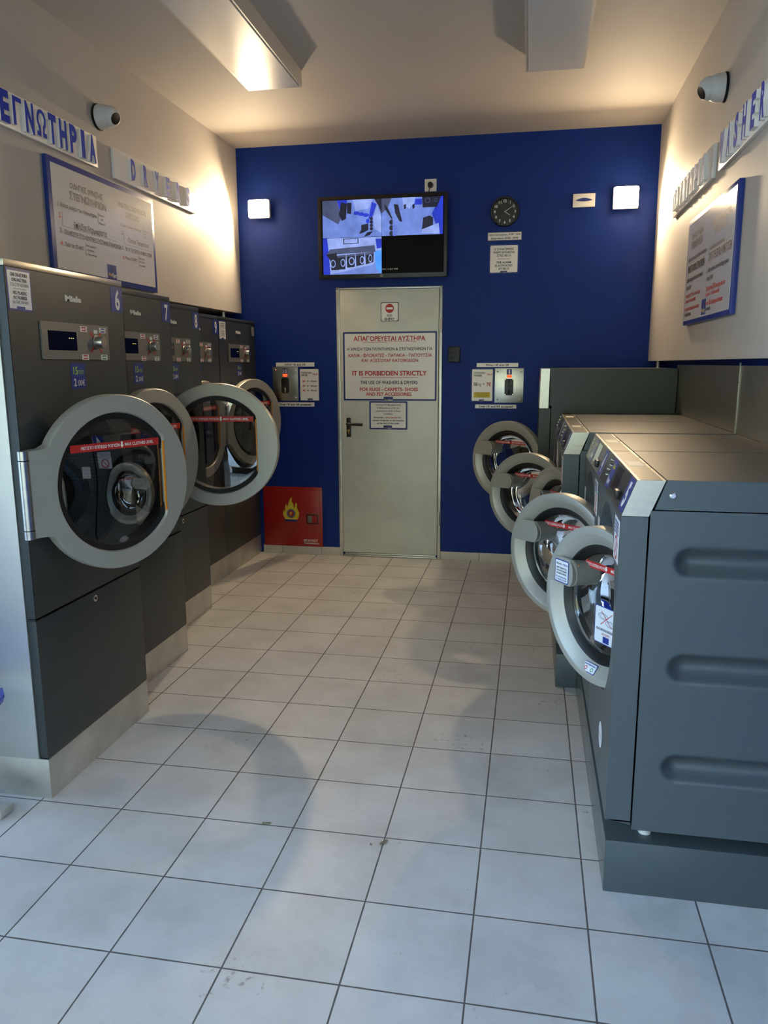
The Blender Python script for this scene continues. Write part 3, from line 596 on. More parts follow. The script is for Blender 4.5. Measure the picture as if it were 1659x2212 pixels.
# ------------------------------------------------------------ raised letter signs on the side walls
def letter_sign(side, ya, yb_, z0, z1, word, pos, lh, label, name='letter_sign'):
    # side +1: on the left wall facing +x, reads towards +y; side -1: right wall
    xw = XL if side > 0 else XR; cy_, cz_ = (ya+yb_)/2, (z0+z1)/2
    t = thing(name, label, 'sign', (xw, cy_, cz_)); w, h = (yb_-ya)/2, (z1-z0)/2; U = Y*side; A = X*side
    MB().box(0, side*0.018, -w, w, -h, h, M_PAPER, 0.002).build('board', t)
    for ch, p in zip(word, pos):
        b = MB(); b.text(ch, A*0.018+U*p, U, Z, lh, M_LETTER, None if ch in 'I1Ι' else lh*0.52 if ch not in 'WΩN' else lh*0.62, 'c', 0.05, 0.0, 0.018)
        # white foam sides of the letter
        m2 = MB(); m2.v = b.v; m2.f = b.f; m2.mats = [M_LETTER, M_PAPER]; nfront = len(text_geo(ch, 0.05)[1]); m2.m = [0]*nfront+[1]*(len(b.f)-nfront)
        m2.build('letter', t, smooth=False)
letter_sign(1, 2.86, 3.905, 2.512, 2.662, 'ΣΤΕΓΝΩΤΗΡΙΑ', [-0.393+0.0843*i for i in range(11)], 0.116, 'white board with raised blue letters ΣΤΕΓΝΩΤΗΡΙΑ on the left wall')
letter_sign(1, 4.072, 5.108, 2.499, 2.655, 'DRYERS', [-0.345+0.142*i for i in range(6)], 0.100, 'white board with raised blue letters DRYERS on the left wall')
letter_sign(-1, 4.085, 5.125, 2.366, 2.521, 'ΠΛΥΝΤΗΡΙΑ', [-0.40+0.1*i for i in range(9)], 0.110, 'white board with raised blue letters ΠΛΥΝΤΗΡΙΑ on the right wall')
letter_sign(-1, 2.91, 3.950, 2.366, 2.520, 'WASHERS', [-0.40+0.125*i for i in range(7)], 0.116, 'white board with raised blue letters WASHERS on the right wall')

# instruction boards
def instr_board(side, ya, yb_, z0, z1, lines, label, boxes=(), wide=0.028):
    xw = XL if side > 0 else XR; t = thing('instruction_board', label, 'sign', (xw, (ya+yb_)/2, (z0+z1)/2)); w, h = (yb_-ya)/2, (z1-z0)/2; U = Y*side; A = X*side
    MB().box(0, side*0.022, -w, w, -h, h, M_LBLUE, 0.002).build('blue_frame', t)
    MB().box(side*0.022, side*0.0235, -w+wide, w-wide, -h+wide, h-wide, M_BOARD).build('panel', t)
    b = MB()
    for s_, u, v, lh, m_, lw in lines: b.text(s_, A*0.0235+U*u+Z*v, U, Z, lh, m_, lw, 'l', 0.024, 0.0006)
    for u0, u1, v0, v1, m_ in boxes: b.prism([(u0, v0), (u1, v0), (u1, v1), (u0, v1)], A, 0.0236, 0.0239, m_, U, Z)
    b.build('lettering', t, smooth=False)
    g = MB(); g.prism([(-0.045, -h+0.028), (0.045, -h+0.028), (0.045, -h+0.100), (-0.045, -h+0.100)], A, 0.0236, 0.0245, M_LBLUE, U, Z); wash_logo(g, A*0.0247+Z*(-h+0.064), U, Z, 0.086, 0.068); g.build('shop_emblem', t, smooth=False)
GI = M_INKGREY
instr_board(1, 3.445, 4.485, 1.940, 2.470, [
    ('ΟΔΗΓΙΕΣ ΧΡΗΣΗΣ', -0.345, 0.165, 0.026, M_INKGREY, 0.30), ('ΣΤΕΓΝΩΤΗΡΙΩΝ', -0.352, 0.118, 0.034, M_INKGREY, 0.335),
    ('1. Βάλτε ρούχα στο στεγνωτήριο.', -0.455, 0.060, 0.018, GI, 0.34), ('Στεγνά', -0.095, 0.072, 0.009, GI, 0.05), ('και', -0.075, 0.052, 0.009, GI, 0.02), ('Πλυμένα', -0.095, 0.032, 0.009, GI, 0.055), ('2.', -0.455, 0.010, 0.022, M_RED, 0.022),
    ('Επιλέξτε θερμοκρασία', -0.33, -0.016, 0.030, GI, 0.30), ('3.', -0.455, -0.058, 0.022, GI, 0.022), ('ΠΛΗΡΩΣΤΕ ΣΤΟ ΚΕΝΤΡΙΚΟ ΣΥΣΤΗΜΑ ΠΛΗΡΩΜΩΝ', -0.415, -0.062, 0.022, GI, 0.53),
    ('4.', -0.455, -0.118, 0.022, M_RED, 0.022), ('Πιέστε START', -0.42, -0.118, 0.018, GI, 0.16), ('Μόνο χρήματα', -0.235, -0.098, 0.008, M_INK, 0.09), ('ή κάρτα', -0.225, -0.118, 0.008, M_INK, 0.06), ('στην οθόνη', -0.230, -0.140, 0.008, M_INK, 0.085),
    ('INSTRUCTIONS FOR', 0.115, 0.165, 0.026, GI, 0.31), ('DRYERS', 0.190, 0.122, 0.030, GI, 0.15), ('1. Load clothes in the dryer.', 0.125, 0.062, 0.015, GI, 0.235), ('Clothes', 0.385, 0.070, 0.008, GI, 0.04), ('only', 0.390, 0.052, 0.008, GI, 0.02), ('Dry', 0.390, 0.034, 0.008, GI, 0.02),
    ('2.', 0.125, 0.020, 0.020, GI, 0.020), ('Choose Temperature', 0.195, -0.008, 0.026, GI, 0.24), ('3.', 0.125, -0.058, 0.020, GI, 0.020), ('PAY AT THE CENTRAL PAYMENT SYSTEM', 0.160, -0.060, 0.020, GI, 0.30), ('4.', 0.125, -0.108, 0.020, M_RED, 0.020), ('Press START', 0.155, -0.108, 0.016, GI, 0.13), ('Only coins', 0.31, -0.092, 0.008, M_INK, 0.06), ('or card', 0.31, -0.110, 0.008, M_INK, 0.06), ('to display', 0.31, -0.130, 0.008, M_INK, 0.07)],
    'large instruction board for the dryers with blue frame, on the left wall above dryer 6',
    boxes=[(-0.428, -0.426, -0.035, 0.030, GI), (-0.428, 0.07, -0.037, -0.0355, GI), (-0.103, -0.101, 0.02, 0.085, GI), (0.150, 0.152, -0.035, 0.030, GI), (0.150, 0.48, -0.037, -0.0355, GI), (-0.243, -0.241, -0.15, -0.085, GI), (0.377, 0.379, 0.025, 0.08, GI), (0.302, 0.304, -0.14, -0.08, GI)])
instr_board(-1, 3.515, 4.545, 1.713, 2.244, [
    ('ΟΔΗΓΙΕΣ ΧΡΗΣΗΣ', -0.40, 0.175, 0.028, M_INKGREY, 0.27), ('ΠΛΥΝΤΗΡΙΩΝ', -0.40, 0.130, 0.036, M_INKGREY, 0.27), ('1. Βάλτε ρούχα και κλείστε την πόρτα του πλυντηρίου', -0.46, 0.065, 0.020, GI, 0.44),
    ('ΠΛΗΡΩΣΤΕ ΣΤΟ ΚΕΝΤΡΙΚΟ ΣΥΣΤΗΜΑ ΠΛΗΡΩΜΩΝ', -0.45, 0.015, 0.034, M_INK, 0.40), ('3. Επιλέξτε πρόγραμμα πλυσίματος της επιλογής', -0.47, -0.038, 0.020, M_INK, 0.40), ('4. Πιέστε START', -0.47, -0.078, 0.020, M_INK, 0.13), ('Μην πατάτε STOP όσο το πλυντήριο', -0.46, -0.118, 0.018, M_RED, 0.36), ('την πόρτα - ασφάλεια πόρτας', -0.46, -0.145, 0.018, M_RED, 0.26),
    ('Μην προσθέτετε απορρυπαντικό & μαλακτικό', -0.47, -0.185, 0.018, M_RED, 0.36), ('περιλαμβάνονται.', -0.46, -0.212, 0.018, M_INK, 0.16),
    ('INSTRUCTIONS FOR', 0.08, 0.165, 0.028, GI, 0.34), ('WASHERS', 0.12, 0.125, 0.034, GI, 0.22), ('1. Load clothes up to the red line.', 0.04, 0.060, 0.020, GI, 0.30), ('2. PAY AT THE CENTRAL PAYMENT SYSTEM', 0.04, 0.020, 0.036, M_INK, 0.43), ('3. After payment, choose washing program', 0.02, -0.038, 0.020, M_INK, 0.42), ('4. Press START', 0.02, -0.078, 0.020, M_INK, 0.14),
    ('Do not press STOP and open the door', 0.03, -0.122, 0.022, M_RED, 0.38), ('the cycle - it will be cancelled', 0.03, -0.148, 0.018, M_RED, 0.28), ('Do not ADD detergent & softener', 0.02, -0.188, 0.022, M_RED, 0.36), ('it is included.', 0.03, -0.214, 0.018, M_INK, 0.12)],
    'large instruction board for the washers with blue frame, on the right wall', boxes=[(-0.455, -0.04, -0.006, 0.040, mat('light_grey_print', (176, 172, 172), 0.4)), (0.06, 0.475, -0.004, 0.044, mat('light_grey_print', (176, 172, 172), 0.4))], wide=0.020)

# ------------------------------------------------------------ generic machine pieces
def plate_hole(mb, x, ya, yb_, z0, z1, cy_, cz_, r, m_, seg=96):
    # plate in the plane x with a round hole: ring of quads from the circle to the rectangle
    ring, out = [], []
    for i in range(seg):
        a = 2*PI*i/seg; c_, s_ = math.cos(a), math.sin(a); ring.append(Vector((x, cy_+r*c_, cz_+r*s_)))
        k = min(((yb_-cy_)/c_ if c_ > 1e-9 else (ya-cy_)/c_ if c_ < -1e-9 else 1e9), ((z1-cz_)/s_ if s_ > 1e-9 else (z0-cz_)/s_ if s_ < -1e-9 else 1e9))
        out.append(Vector((x, cy_+k*c_, cz_+k*s_)))
    # corner fill
    vs = ring+out; fs = [(i, (i+1) % seg, seg+(i+1) % seg, seg+i) for i in range(seg)]
    for yy, zz in ((ya, z0), (yb_, z0), (yb_, z1), (ya, z1)):
        ang = math.atan2(zz-cz_, yy-cy_) % (2*PI); i = int(ang/(2*PI)*seg) % seg
        vs.append(Vector((x, yy, zz))); fs.append((seg+i, seg+(i+1) % seg, len(vs)-1))
    mb.add(vs, fs, m_)

# ------------------------------------------------------------ tumble dryers (fronts face +x)
DW, DH = 0.728, 1.845
def dryer(idx, xf, yn, door_c, th, label, arm=0.352, notice=False, thin=False, side=False):
    t = thing('tumble_dryer', label, 'dryer', (xf, yn, 0), 'row of five tumble dryers')
    W_, cyh, czh, rh = DW-0.004, 0.365, 1.095, 0.262
    # body with a round hole in the front
    b = MB(); D = 0.80
    b.box(-D, -0.030, 0.004, W_, 0.15, DH-0.022, M_CAB, 0.004)
    b.build('cabinet', t) if False else None
    c = MB()
    c.box(-D, -D+0.004, 0.004, W_, 0.15, DH-0.02, M_CAB); c.box(-D, -0.004, 0.004, 0.008, 0.15, DH-0.02, M_CAB); c.box(-D, -0.004, W_-0.004, W_, 0.15, DH-0.02, M_CAB); c.box(-D, -0.002, 0.004, W_, DH-0.024, DH-0.020, M_CAB)
    c.box(-D, -0.004, 0.004, W_, 0.150, 0.154, M_CAB)
    c.build('cabinet', t)
    f = MB(); plate_hole(f, 0.0, 0.0, W_, 0.664, DH-0.024, cyh, czh, rh, M_CAB)
    f.box(-0.032, 0.0, 0.0, 0.003, 0.664, DH-0.024, M_CAB); f.box(-0.032, 0.0, W_-0.003, W_, 0.664, DH-0.024, M_CAB); f.box(-0.03, 0.0, 0.0, W_, 0.664, 0.667, M_CAB)
    f.build('front_panel', t)
    g = MB().lathe([(rh, 0.0), (rh+0.006, 0.006), (rh-0.012, 0.020), (rh-0.020, 0.010), (rh-0.022, -0.08)], Vector((0, cyh, czh)), X, Y, Z, M_BLACK, 72).build('door_seal', t, label='black rubber door seal')
    MB().lathe([(rh-0.022, -0.060), (rh-0.012, -0.064), (0.295, -0.09), (0.300, -0.62), (0.0001, -0.66)], Vector((0, cyh, czh)), X, Y, Z, M_PERF, 64).build('drum', t, label='perforated steel drum')
    MB().box(-0.03, 0.0, 0.0, W_, 0.154, 0.658, M_CAB, 0.002).build('service_flap', t)
    l = MB(); l.cyl(Vector((0, 0.365, 0.632)), X, 0.013, 0.004, M_CHROME, 24); l.cyl(Vector((0.004, 0.365, 0.632)), X, 0.005, 0.002, M_GAP, 12); l.build('lock', t)
    MB().box(-D, 0.0, 0.0, W_, 0.0, 0.150, M_STEELW, 0.002).build('plinth', t, label='scuffed bare steel plinth')
    MB().box(-D, 0.001, 0.0, W_, DH-0.022, DH, M_STEEL if idx == 6 else M_CAB, 0.002).build('top_cap', t)
    if side: MB().box(-D, -0.034, -0.0045, 0.004, 0.150, DH, M_SIDE, 0.001).build('side_panel', t, label='bare steel side panel')
    # control panel
    p = MB(); p.prism(rrect(0.160, 0.586, 1.536, 1.663, 0.004), X, -0.001, 0.006, M_FOIL, Y, Z)
    for ya, za, m_ in ((0.415, 1.650, M_RED), (0.545, 1.650, M_LBLUE), (0.415, 1.549, M_RED), (0.545, 1.549, M_GREEN)):
        for k in (0, 1): p.box(0.006, 0.0068, ya-0.022, ya+0.022, za-0.009-0.0105*k+0.005, za-0.009-0.0105*k+0.0145, M_PAPER); p.box(0.0068, 0.0072, ya-0.014, ya+0.014, za-0.0065-0.0105*k+0.005, za-0.0115-0.0105*k+0.0145, m_)
    p.box(0.006, 0.0068, 0.483, 0.507, 1.632, 1.645, M_PAPER)
    for a in (45, 135, 225, 315):
        U = Vector((0, math.cos(math.radians(a)), math.sin(math.radians(a)))); V = Vector((0, -U.z, U.y)); p.prism([(0.026, -0.004), (0.052, -0.004), (0.052, 0.004), (0.026, 0.004)], X, 0.006, 0.0068, M_STRIP, U, V, Vector((0, 0.495, 1.600)))
    cp = p.build('control_panel', t, smooth=True)
    s = MB(); s.box(0.006, 0.0068, 0.194, 0.366, 1.567, 1.633, M_SCREEN)
    for k in range(3): s.box(0.0068, 0.0072, 0.316+0.012*k, 0.322+0.012*k, 1.609, 1.611, M_DIGIT)
    s.build('display', cp)
    MB().lathe([(0.026, 0), (0.027, 0.004), (0.0225, 0.006), (0.0215, 0.030), (0.0195, 0.033), (0.0001, 0.033)], Vector((0.006, 0.495, 1.600)), X, Y, Z, M_STEEL, 40).build('dial', cp, label='round silver programme dial')
    b = MB(); b.text('Miele', Vector((0, 0.370, 1.749)), Y, Z, 0.019, M_WHITE, 0.098, 'c', 0.05, 0.0, 0.003); b.build('maker_lettering', t, smooth=False)
    b = MB(); b.box(0.0, 0.0012, 0.632, 0.722, 1.722, 1.819, M_LBLUE) if not thin else None
    b.text(str(idx), Vector((0.0012, 0.680, 1.769)), Y, Z, 0.072, M_PAPER, 0.036 if not thin else 0.05, 'c', 0.03 if not thin else 0.0, 0.0006); b.build('number_sticker', t, smooth=False)
    b = MB(); b.box(0.0, 0.0012, 0.322, 0.414, 1.430, 1.522, M_LBLUE)
    b.text('15', Vector((0.0012, 0.350, 1.496)), Y, Z, 0.026, M_LIME, 0.028, 'c', 0.03, 0.0006); b.text('min', Vector((0.0012, 0.385, 1.494)), Y, Z, 0.022, M_LIME, 0.035, 'c', 0.0, 0.0006)
    b.text('2', Vector((0.0012, 0.344, 1.454)), Y, Z, 0.026, M_PAPER, 0.016, 'c', 0.03, 0.0006); b.text('.00€', Vector((0.0012, 0.382, 1.452)), Y, Z, 0.020, M_PAPER, 0.048, 'c', 0.01, 0.0006); b.build('price_sticker', t, smooth=False)
    if notice:
        b = MB(); b.box(0, 0.001, 0.009, 0.131, 1.688, 1.819, M_LBLUE); b.box(0.001, 0.0013, 0.014, 0.126, 1.694, 1.812, M_PAPER); O = Vector((0.0013, 0.070, 1.753))
        for i, (s_, w, z) in enumerate((('ΟΧΙ ΠΛΑΣΤΙΚΑ', 0.086, 0.047), ('ΟΧΙ ΛΑΣΤΙΧΑ', 0.076, 0.031), ('ΣΤΑ ΣΤΕΓΝΩΤΗΡΙΑ', 0.092, 0.016), ('NO PLASTIC', 0.070, -0.009), ('NO RUBBER', 0.068, -0.024), ('IN THE DRYERS', 0.078, -0.038))):
            b.text(s_, O+Z*z, Y, Z, 0.0105, M_INK if i not in (2, 5) else M_INKGREY, w, 'c', 0.02 if i not in (2, 5) else 0, 0.0006)
        b.box(0.0014, 0.0018, 0.038, 0.102, 1.7560, 1.7572, M_LBLUE); b.box(0.0014, 0.0018, 0.048, 0.090, 1.690, 1.702, M_LBLUE); b.build('notice_sticker', t, smooth=False)
    # the door: local x = outward, y = along the door from hinge to grip
    seg = 96; ro, ri, T_ = 0.318, 0.252, 0.042; out, inn = [], []
    for i in range(seg):
        a = 2*PI*i/seg; c_, s_ = math.cos(a), math.sin(a); k = ro
        if c_ < -1e-6:
            kx = arm/(-c_)
            if abs(kx*s_) <= 0.148: k = kx
            elif abs(s_) > 1e-6 and 0.148/abs(s_) > ro and 0.148/abs(s_) < kx: k = max(ro, 0.148/abs(s_))
        out.append((k*c_, k*s_))
        k = ri
        if c_ > 0 and k*c_ > 0.205: k = 0.205/c_
        inn.append((k*c_, k*s_))
    db = MB(); vs = []
    for pr, x_, inset in ((out, 0.0-0.006, 0), (out, 0.0, 0.004), (inn, 0.0, -0.004), (inn, -0.008, 0), (inn, -T_, 0), (out, -T_, 0)):
        for u, v in pr:
            r_ = math.hypot(u, v); k = (r_-inset)/r_; vs.append(Vector((x_, u*k, v*k)))
    fs = [(j*seg+i, j*seg+(i+1) % seg, ((j+1) % 6)*seg+(i+1) % seg, ((j+1) % 6)*seg+i) for j in range(6) for i in range(seg)]
    db.add(vs, fs, M_RING)
    c_, s_ = math.cos(th), math.sin(th)
    lc = Vector((door_c[0]-xf, door_c[1]-yn, door_c[2]))
    dr_ = db.build('door', t, loc=lc, rotz=-th)
    MB().lathe([(ri-0.001, -0.010), (ri-0.022, -0.014), (ri-0.022, -0.070), (0.268, -0.070), (0.268, -0.040)], Vector((0, 0, 0)), X, Y, Z, M_BLACK, 72).build('gasket', dr_, label='black gasket ring')
    MB().lathe([(ri-0.015, -0.016), (ri-0.04, -0.0145), (0.0001, -0.012)], Vector((0, 0, 0)), X, Y, Z, M_GLASSD, 72).build('glass', dr_, label='dark tinted round door glass')
    MB().box(-0.006, 0.0015, 0.202, 0.2075, -0.135, 0.135, M_ORANGE, 0.001).build('grip_strip', dr_, label='orange grip strip')
    h_ = MB(); h_.cyl(Vector((-0.012, -arm-0.010, -0.146)), Z, 0.017, 0.292, M_STEEL, 28)
    for z in (-0.118, 0.114): h_.cyl(Vector((-0.012, -arm-0.010, z)), Z, 0.0178, 0.003, M_GAP, 28)
    h_.build('hinge', dr_)
    b = MB(); b.prism(rrect(-0.19, 0.19, 0.122, 0.149, 0.003), X, -0.0105, -0.0095, M_STRIP, Y, Z)
    b.text('ΜΕΓΙΣΤΟ ΕΠΙΠΕΔΟ ΡΟΥΧΩΝ', Vector((-0.0095, -0.068, 0.1355)), Y, Z, 0.011, M_PAPER, 0.160, 'c', 0.02, 0.0005); b.text('MAX CLOTHES LEVEL', Vector((-0.0095, 0.100, 0.1355)), Y, Z, 0.011, M_PAPER, 0.130, 'c', 0.02, 0.0005)
    b.flat([(0.022, 0.124), (0.030, 0.135), (0.026, 0.135), (0.026, 0.147), (0.018, 0.147), (0.018, 0.135), (0.014, 0.135)], Y, Z, Vector((-0.0088, 0, 0)), M_PAPER)
    b.build('level_strip', dr_, smooth=False, label='red maximum level strip')
dryer(6, -1.630, 2.258, (-1.460, 2.575, 1.095), 0.405, 'tumble dryer numbered 6, nearest of the row, door ajar', notice=True, side=True)
dryer(7, -1.778, 2.990, (-1.690, 3.325, 1.092), 0.20, 'tumble dryer numbered 7, second in the row, door slightly ajar', arm=0.322)
dryer(8, -1.950, 3.725, (-1.587, 3.780, 1.105), 1.42, 'tumble dryer numbered 8 with its door swung fully open')
dryer(9, -2.140, 4.475, (-2.098, 4.838, 1.095), 0.02, 'tumble dryer numbered 9 with its door shut, hidden behind the open door')
dryer(10, -2.140, 5.205, (-2.015, 5.545, 1.094), 0.32, 'tumble dryer numbered 10, farthest in the row beside the blue wall', arm=0.325, notice=True, thin=True)

# ------------------------------------------------------------ washers (fronts face -x)
def washer_door(t, lc, th, ro, stickers):
    # local x = from hinge to grip, local y = outward, z up
    k = ro/0.245; O = Vector((0, 0, 0))
    prof = [(0.228*k, -0.055), (0.243*k, -0.048), (0.245*k, -0.006), (0.243*k, 0.0), (0.224*k, 0.003), (0.219*k, 0.001), (0.186*k, -0.026), (0.186*k, -0.055)]
    dr_ = MB().lathe(prof, O, Y, X, Z, M_RING, 80, closed=True).build('door', t, loc=lc, rotz=th+PI/2)
    MB().lathe([(0.187*k, -0.026), (0.180*k, -0.022), (0.168*k, -0.030), (0.160*k, -0.040), (0.160*k, -0.075), (0.195*k, -0.075), (0.195*k, -0.056)], O, Y, X, Z, M_BLACK, 72).build('gasket', dr_, label='black gasket ring')
    MB().lathe([(0.162*k, -0.044), (0.155*k, -0.040), (0.152*k, -0.046)], O, Y, X, Z, M_CHROME, 72).build('trim_ring', dr_, label='thin chrome ring')
    MB().lathe([(0.156*k, -0.046), (0.150*k, -0.052), (0.138*k, -0.105), (0.125*k, -0.125), (0.09*k, -0.137), (0.0001, -0.140)], O, Y, X, Z, M_GLASS, 64).build('glass_bowl', dr_, label='clear bowl shaped door glass')
    # grip: flat tongue reaching over the glass, round boss behind its tip
    g = MB(); z0, z1 = 0.032*k, 0.118*k; R = (z1-z0)/2; cz_ = (z0+z1)/2; tip = 0.125*k
    P = [(0.232*k, z0), (0.235*k-0.012, z1+0.002)]+[(tip-R*math.sin(a), cz_+R*math.cos(a)) for a in [PI*i/14 for i in range(15)]]
    P = [(math.sqrt(max((0.226*k)**2-z1**2, 0)), z1)]+[(tip-R*math.sin(PI*i/14), cz_+R*math.cos(PI*i/14)) for i in range(15)]+[(math.sqrt((0.226*k)**2-z0**2), z0)]
    g.prism(P, Y, -0.004, 0.006, M_RING, X, Z)
    hd = g.build('grip', dr_)
    g = MB(); C_ = Vector((tip, 0, cz_)); A = Vector((-0.35, -1, 0)).normalized()
    g.lathe([(R*0.98, -0.004), (R*0.92, 0.05), (R*0.88, 0.085), (R*0.6, 0.095), (0.0001, 0.097)], C_, A, Vector((1, -0.35, 0)).normalized(), Z, M_FOIL, 32); g.build('grip_boss', hd)
    MB().box(tip-R*0.80, tip-R*0.55, -0.012, -0.004, z1-0.030, z1-0.012, M_ORANGE, 0.003).build('orange_latch', hd, label='small orange latch')
    b = MB(); zs = 0.128*k
    b.prism([(-0.15*k, zs-0.011), (0.15*k, zs-0.011), (0.15*k, zs+0.011), (-0.15*k, zs+0.011)], Y, -0.046, -0.044, M_STRIP, X, Z) if False else None
    wl = math.sqrt((0.158*k)**2-(zs-0.02)**2)
    b.prism([(-wl, zs-0.028), (wl, zs-0.028), (wl, zs-0.008), (-wl, zs-0.008)], Y, -0.044, -0.0425, M_STRIP, X, Z)
    b.text('ΜΕΓΙΣΤΟ ΕΠΙΠΕΔΟ ΡΟΥΧΩΝ', Vector((wl*0.45, -0.0425, zs-0.018)), -X, Z, 0.009, M_PAPER, wl*0.85, 'c', 0.02, 0.0005)
    b.text('MAX CLOTHES LEVEL', Vector((-wl*0.52, -0.0425, zs-0.018)), -X, Z, 0.009, M_PAPER, wl*0.75, 'c', 0.02, 0.0005)
    b.flat([(wl*-0.04, zs-0.026), (wl*-0.04-0.006, zs-0.017), (wl*-0.04-0.003, zs-0.017), (wl*-0.04-0.003, zs-0.010), (wl*-0.04+0.003, zs-0.010), (wl*-0.04+0.003, zs-0.017), (wl*-0.04+0.006, zs-0.017)], -X, Z, Vector((0, -0.0418, 0)), M_PAPER)
    b.build('level_strip', dr_, smooth=False, label='red maximum level strip')
    if stickers:
        b = MB(); b.prism(rrect(0.122, 0.192, 0.036, 0.110, 0.005), Y, 0.006, 0.0068, M_LBLUE, X, Z); b.prism(rrect(0.125, 0.189, 0.039, 0.107, 0.004), Y, 0.0068, 0.0072, mat('bright_label', (230, 232, 236), 0.4), X, Z)
        for s_, z, w, m_ in (('ΠΡΟΣΟΧΗ', 0.096, 0.026, M_INK), ('ΜΗΝ ΤΡΑΒΑΤΕ ΤΗΝ', 0.083, 0.050, M_INK), ('ΠΟΡΤΑ ΜΕ ΔΥΝΑΜΗ', 0.074, 0.052, M_INK), ('ΘΑ ΑΝΟΙΞΕΙ ΜΟΝΗ', 0.065, 0.050, M_INK), ('Do not pull the door', 0.054, 0.054, M_LBLUE), ('it opens by itself', 0.046, 0.050, M_LBLUE)):
            b.text(s_, Vector((0.157+(0.014 if s_ == 'ΠΡΟΣΟΧΗ' else 0), 0.0072, z)), -X, Z, 0.0058, m_, w, 'c', 0.02, 0.0004)
        b.text('ATTENTION', Vector((0.140, 0.0072, 0.096)), -X, Z, 0.0058, M_LBLUE, 0.026, 'c', 0.02, 0.0004); b.build('attention_sticker', hd, smooth=False)
        b = MB(); BL = mat('bright_label', (230, 232, 236), 0.4); b.prism(rrect(-0.062, 0.048, -0.128, -0.008, 0.006), Y, -0.0445, -0.0437, M_LBLUE, X, Z); b.prism(rrect(-0.059, 0.045, -0.125, -0.011, 0.005), Y, -0.0437, -0.0432, BL, X, Z)
        C_ = Vector((-0.007, -0.0430, -0.045))
        for cx_, cz2, rx, ry in ((0.016, 0.006, 0.022, 0.010), (-0.016, -0.012, 0.020, 0.010)):
            for kk in (1.0, 0.62): 
                pts = [(cx_+rx*kk*math.cos(2*PI*i/24), cz2+ry*kk*math.sin(2*PI*i/24)) for i in range(24)]
                vs = [C_+X*u+Z*v for u, v in pts]+[C_+X*(cx_+(u-cx_)*0.92)+Z*(cz2+(v-cz2)*0.86) for u, v in pts]; b.add(vs, [(i, (i+1) % 24, 24+(i+1) % 24, 24+i) for i in range(24)], M_INK)
        for sg in (-1, 1):
            U = Vector((math.cos(0.7), 0, sg*math.sin(0.7))); V = Vector((-U.z, 0, U.x)); b.flat([(-0.034, -0.0011), (0.034, -0.0011), (0.034, 0.0011), (-0.034, 0.0011)], U, V, C_+Y*0.0004, M_RED)
        b.text('ΑΠΑΓΟΡΕΥΕΤΑΙ ΠΑΠΛΩΜΑΤΑ', Vector((-0.007, -0.0432, -0.082)), -X, Z, 0.008, M_INK, 0.092, 'c', 0.02, 0.0004); b.text('NO DUVETS', Vector((-0.007, -0.0432, -0.095)), -X, Z, 0.007, M_RED, 0.036, 'c', 0.02, 0.0004)
        b.prism([(-0.022, -0.122), (0.006, -0.122), (0.006, -0.102), (-0.022, -0.102)], Y, -0.0432, -0.0428, M_LBLUE, X, Z); b.build('no_duvets_sticker', dr_, smooth=False)
        b = MB(); n_ = Vector((0, 1, 0)); O2 = Vector((0.020, -0.012, -0.205)); V2 = Vector((0, -0.55, 0.83)).normalized(); U2 = X
        A2 = V2.cross(U2).normalized() if V2.cross(U2).y > 0 else U2.cross(V2).normalized()
        O2 = O2+A2*0.003; b.prism(rrect(-0.030, 0.030, -0.016, 0.016, 0.003), A2, 0, 0.0006, M_LBLUE, U2, V2, O2); b.prism(rrect(-0.028, 0.028, -0.014, 0.014, 0.003), A2, 0.0006, 0.001, BL, U2, V2, O2)
        b.text('ΜΗΝ ΥΠΕΡΦΟΡΤΩΝΕΤΕ', O2+A2*0.001+V2*0.008, -U2, V2, 0.005, M_LBLUE, 0.05, 'c', 0.02, 0.0004)
        for cx_, m_ in ((0.014, M_RED), (-0.014, M_GREEN)): b.lathe([(0.0065, 0.0012), (0.0040, 0.0012)], O2+U2*cx_-V2*0.004, A2, U2, V2, m_, 16)
        b.build('loading_sticker', dr_, smooth=False)
    return dr_

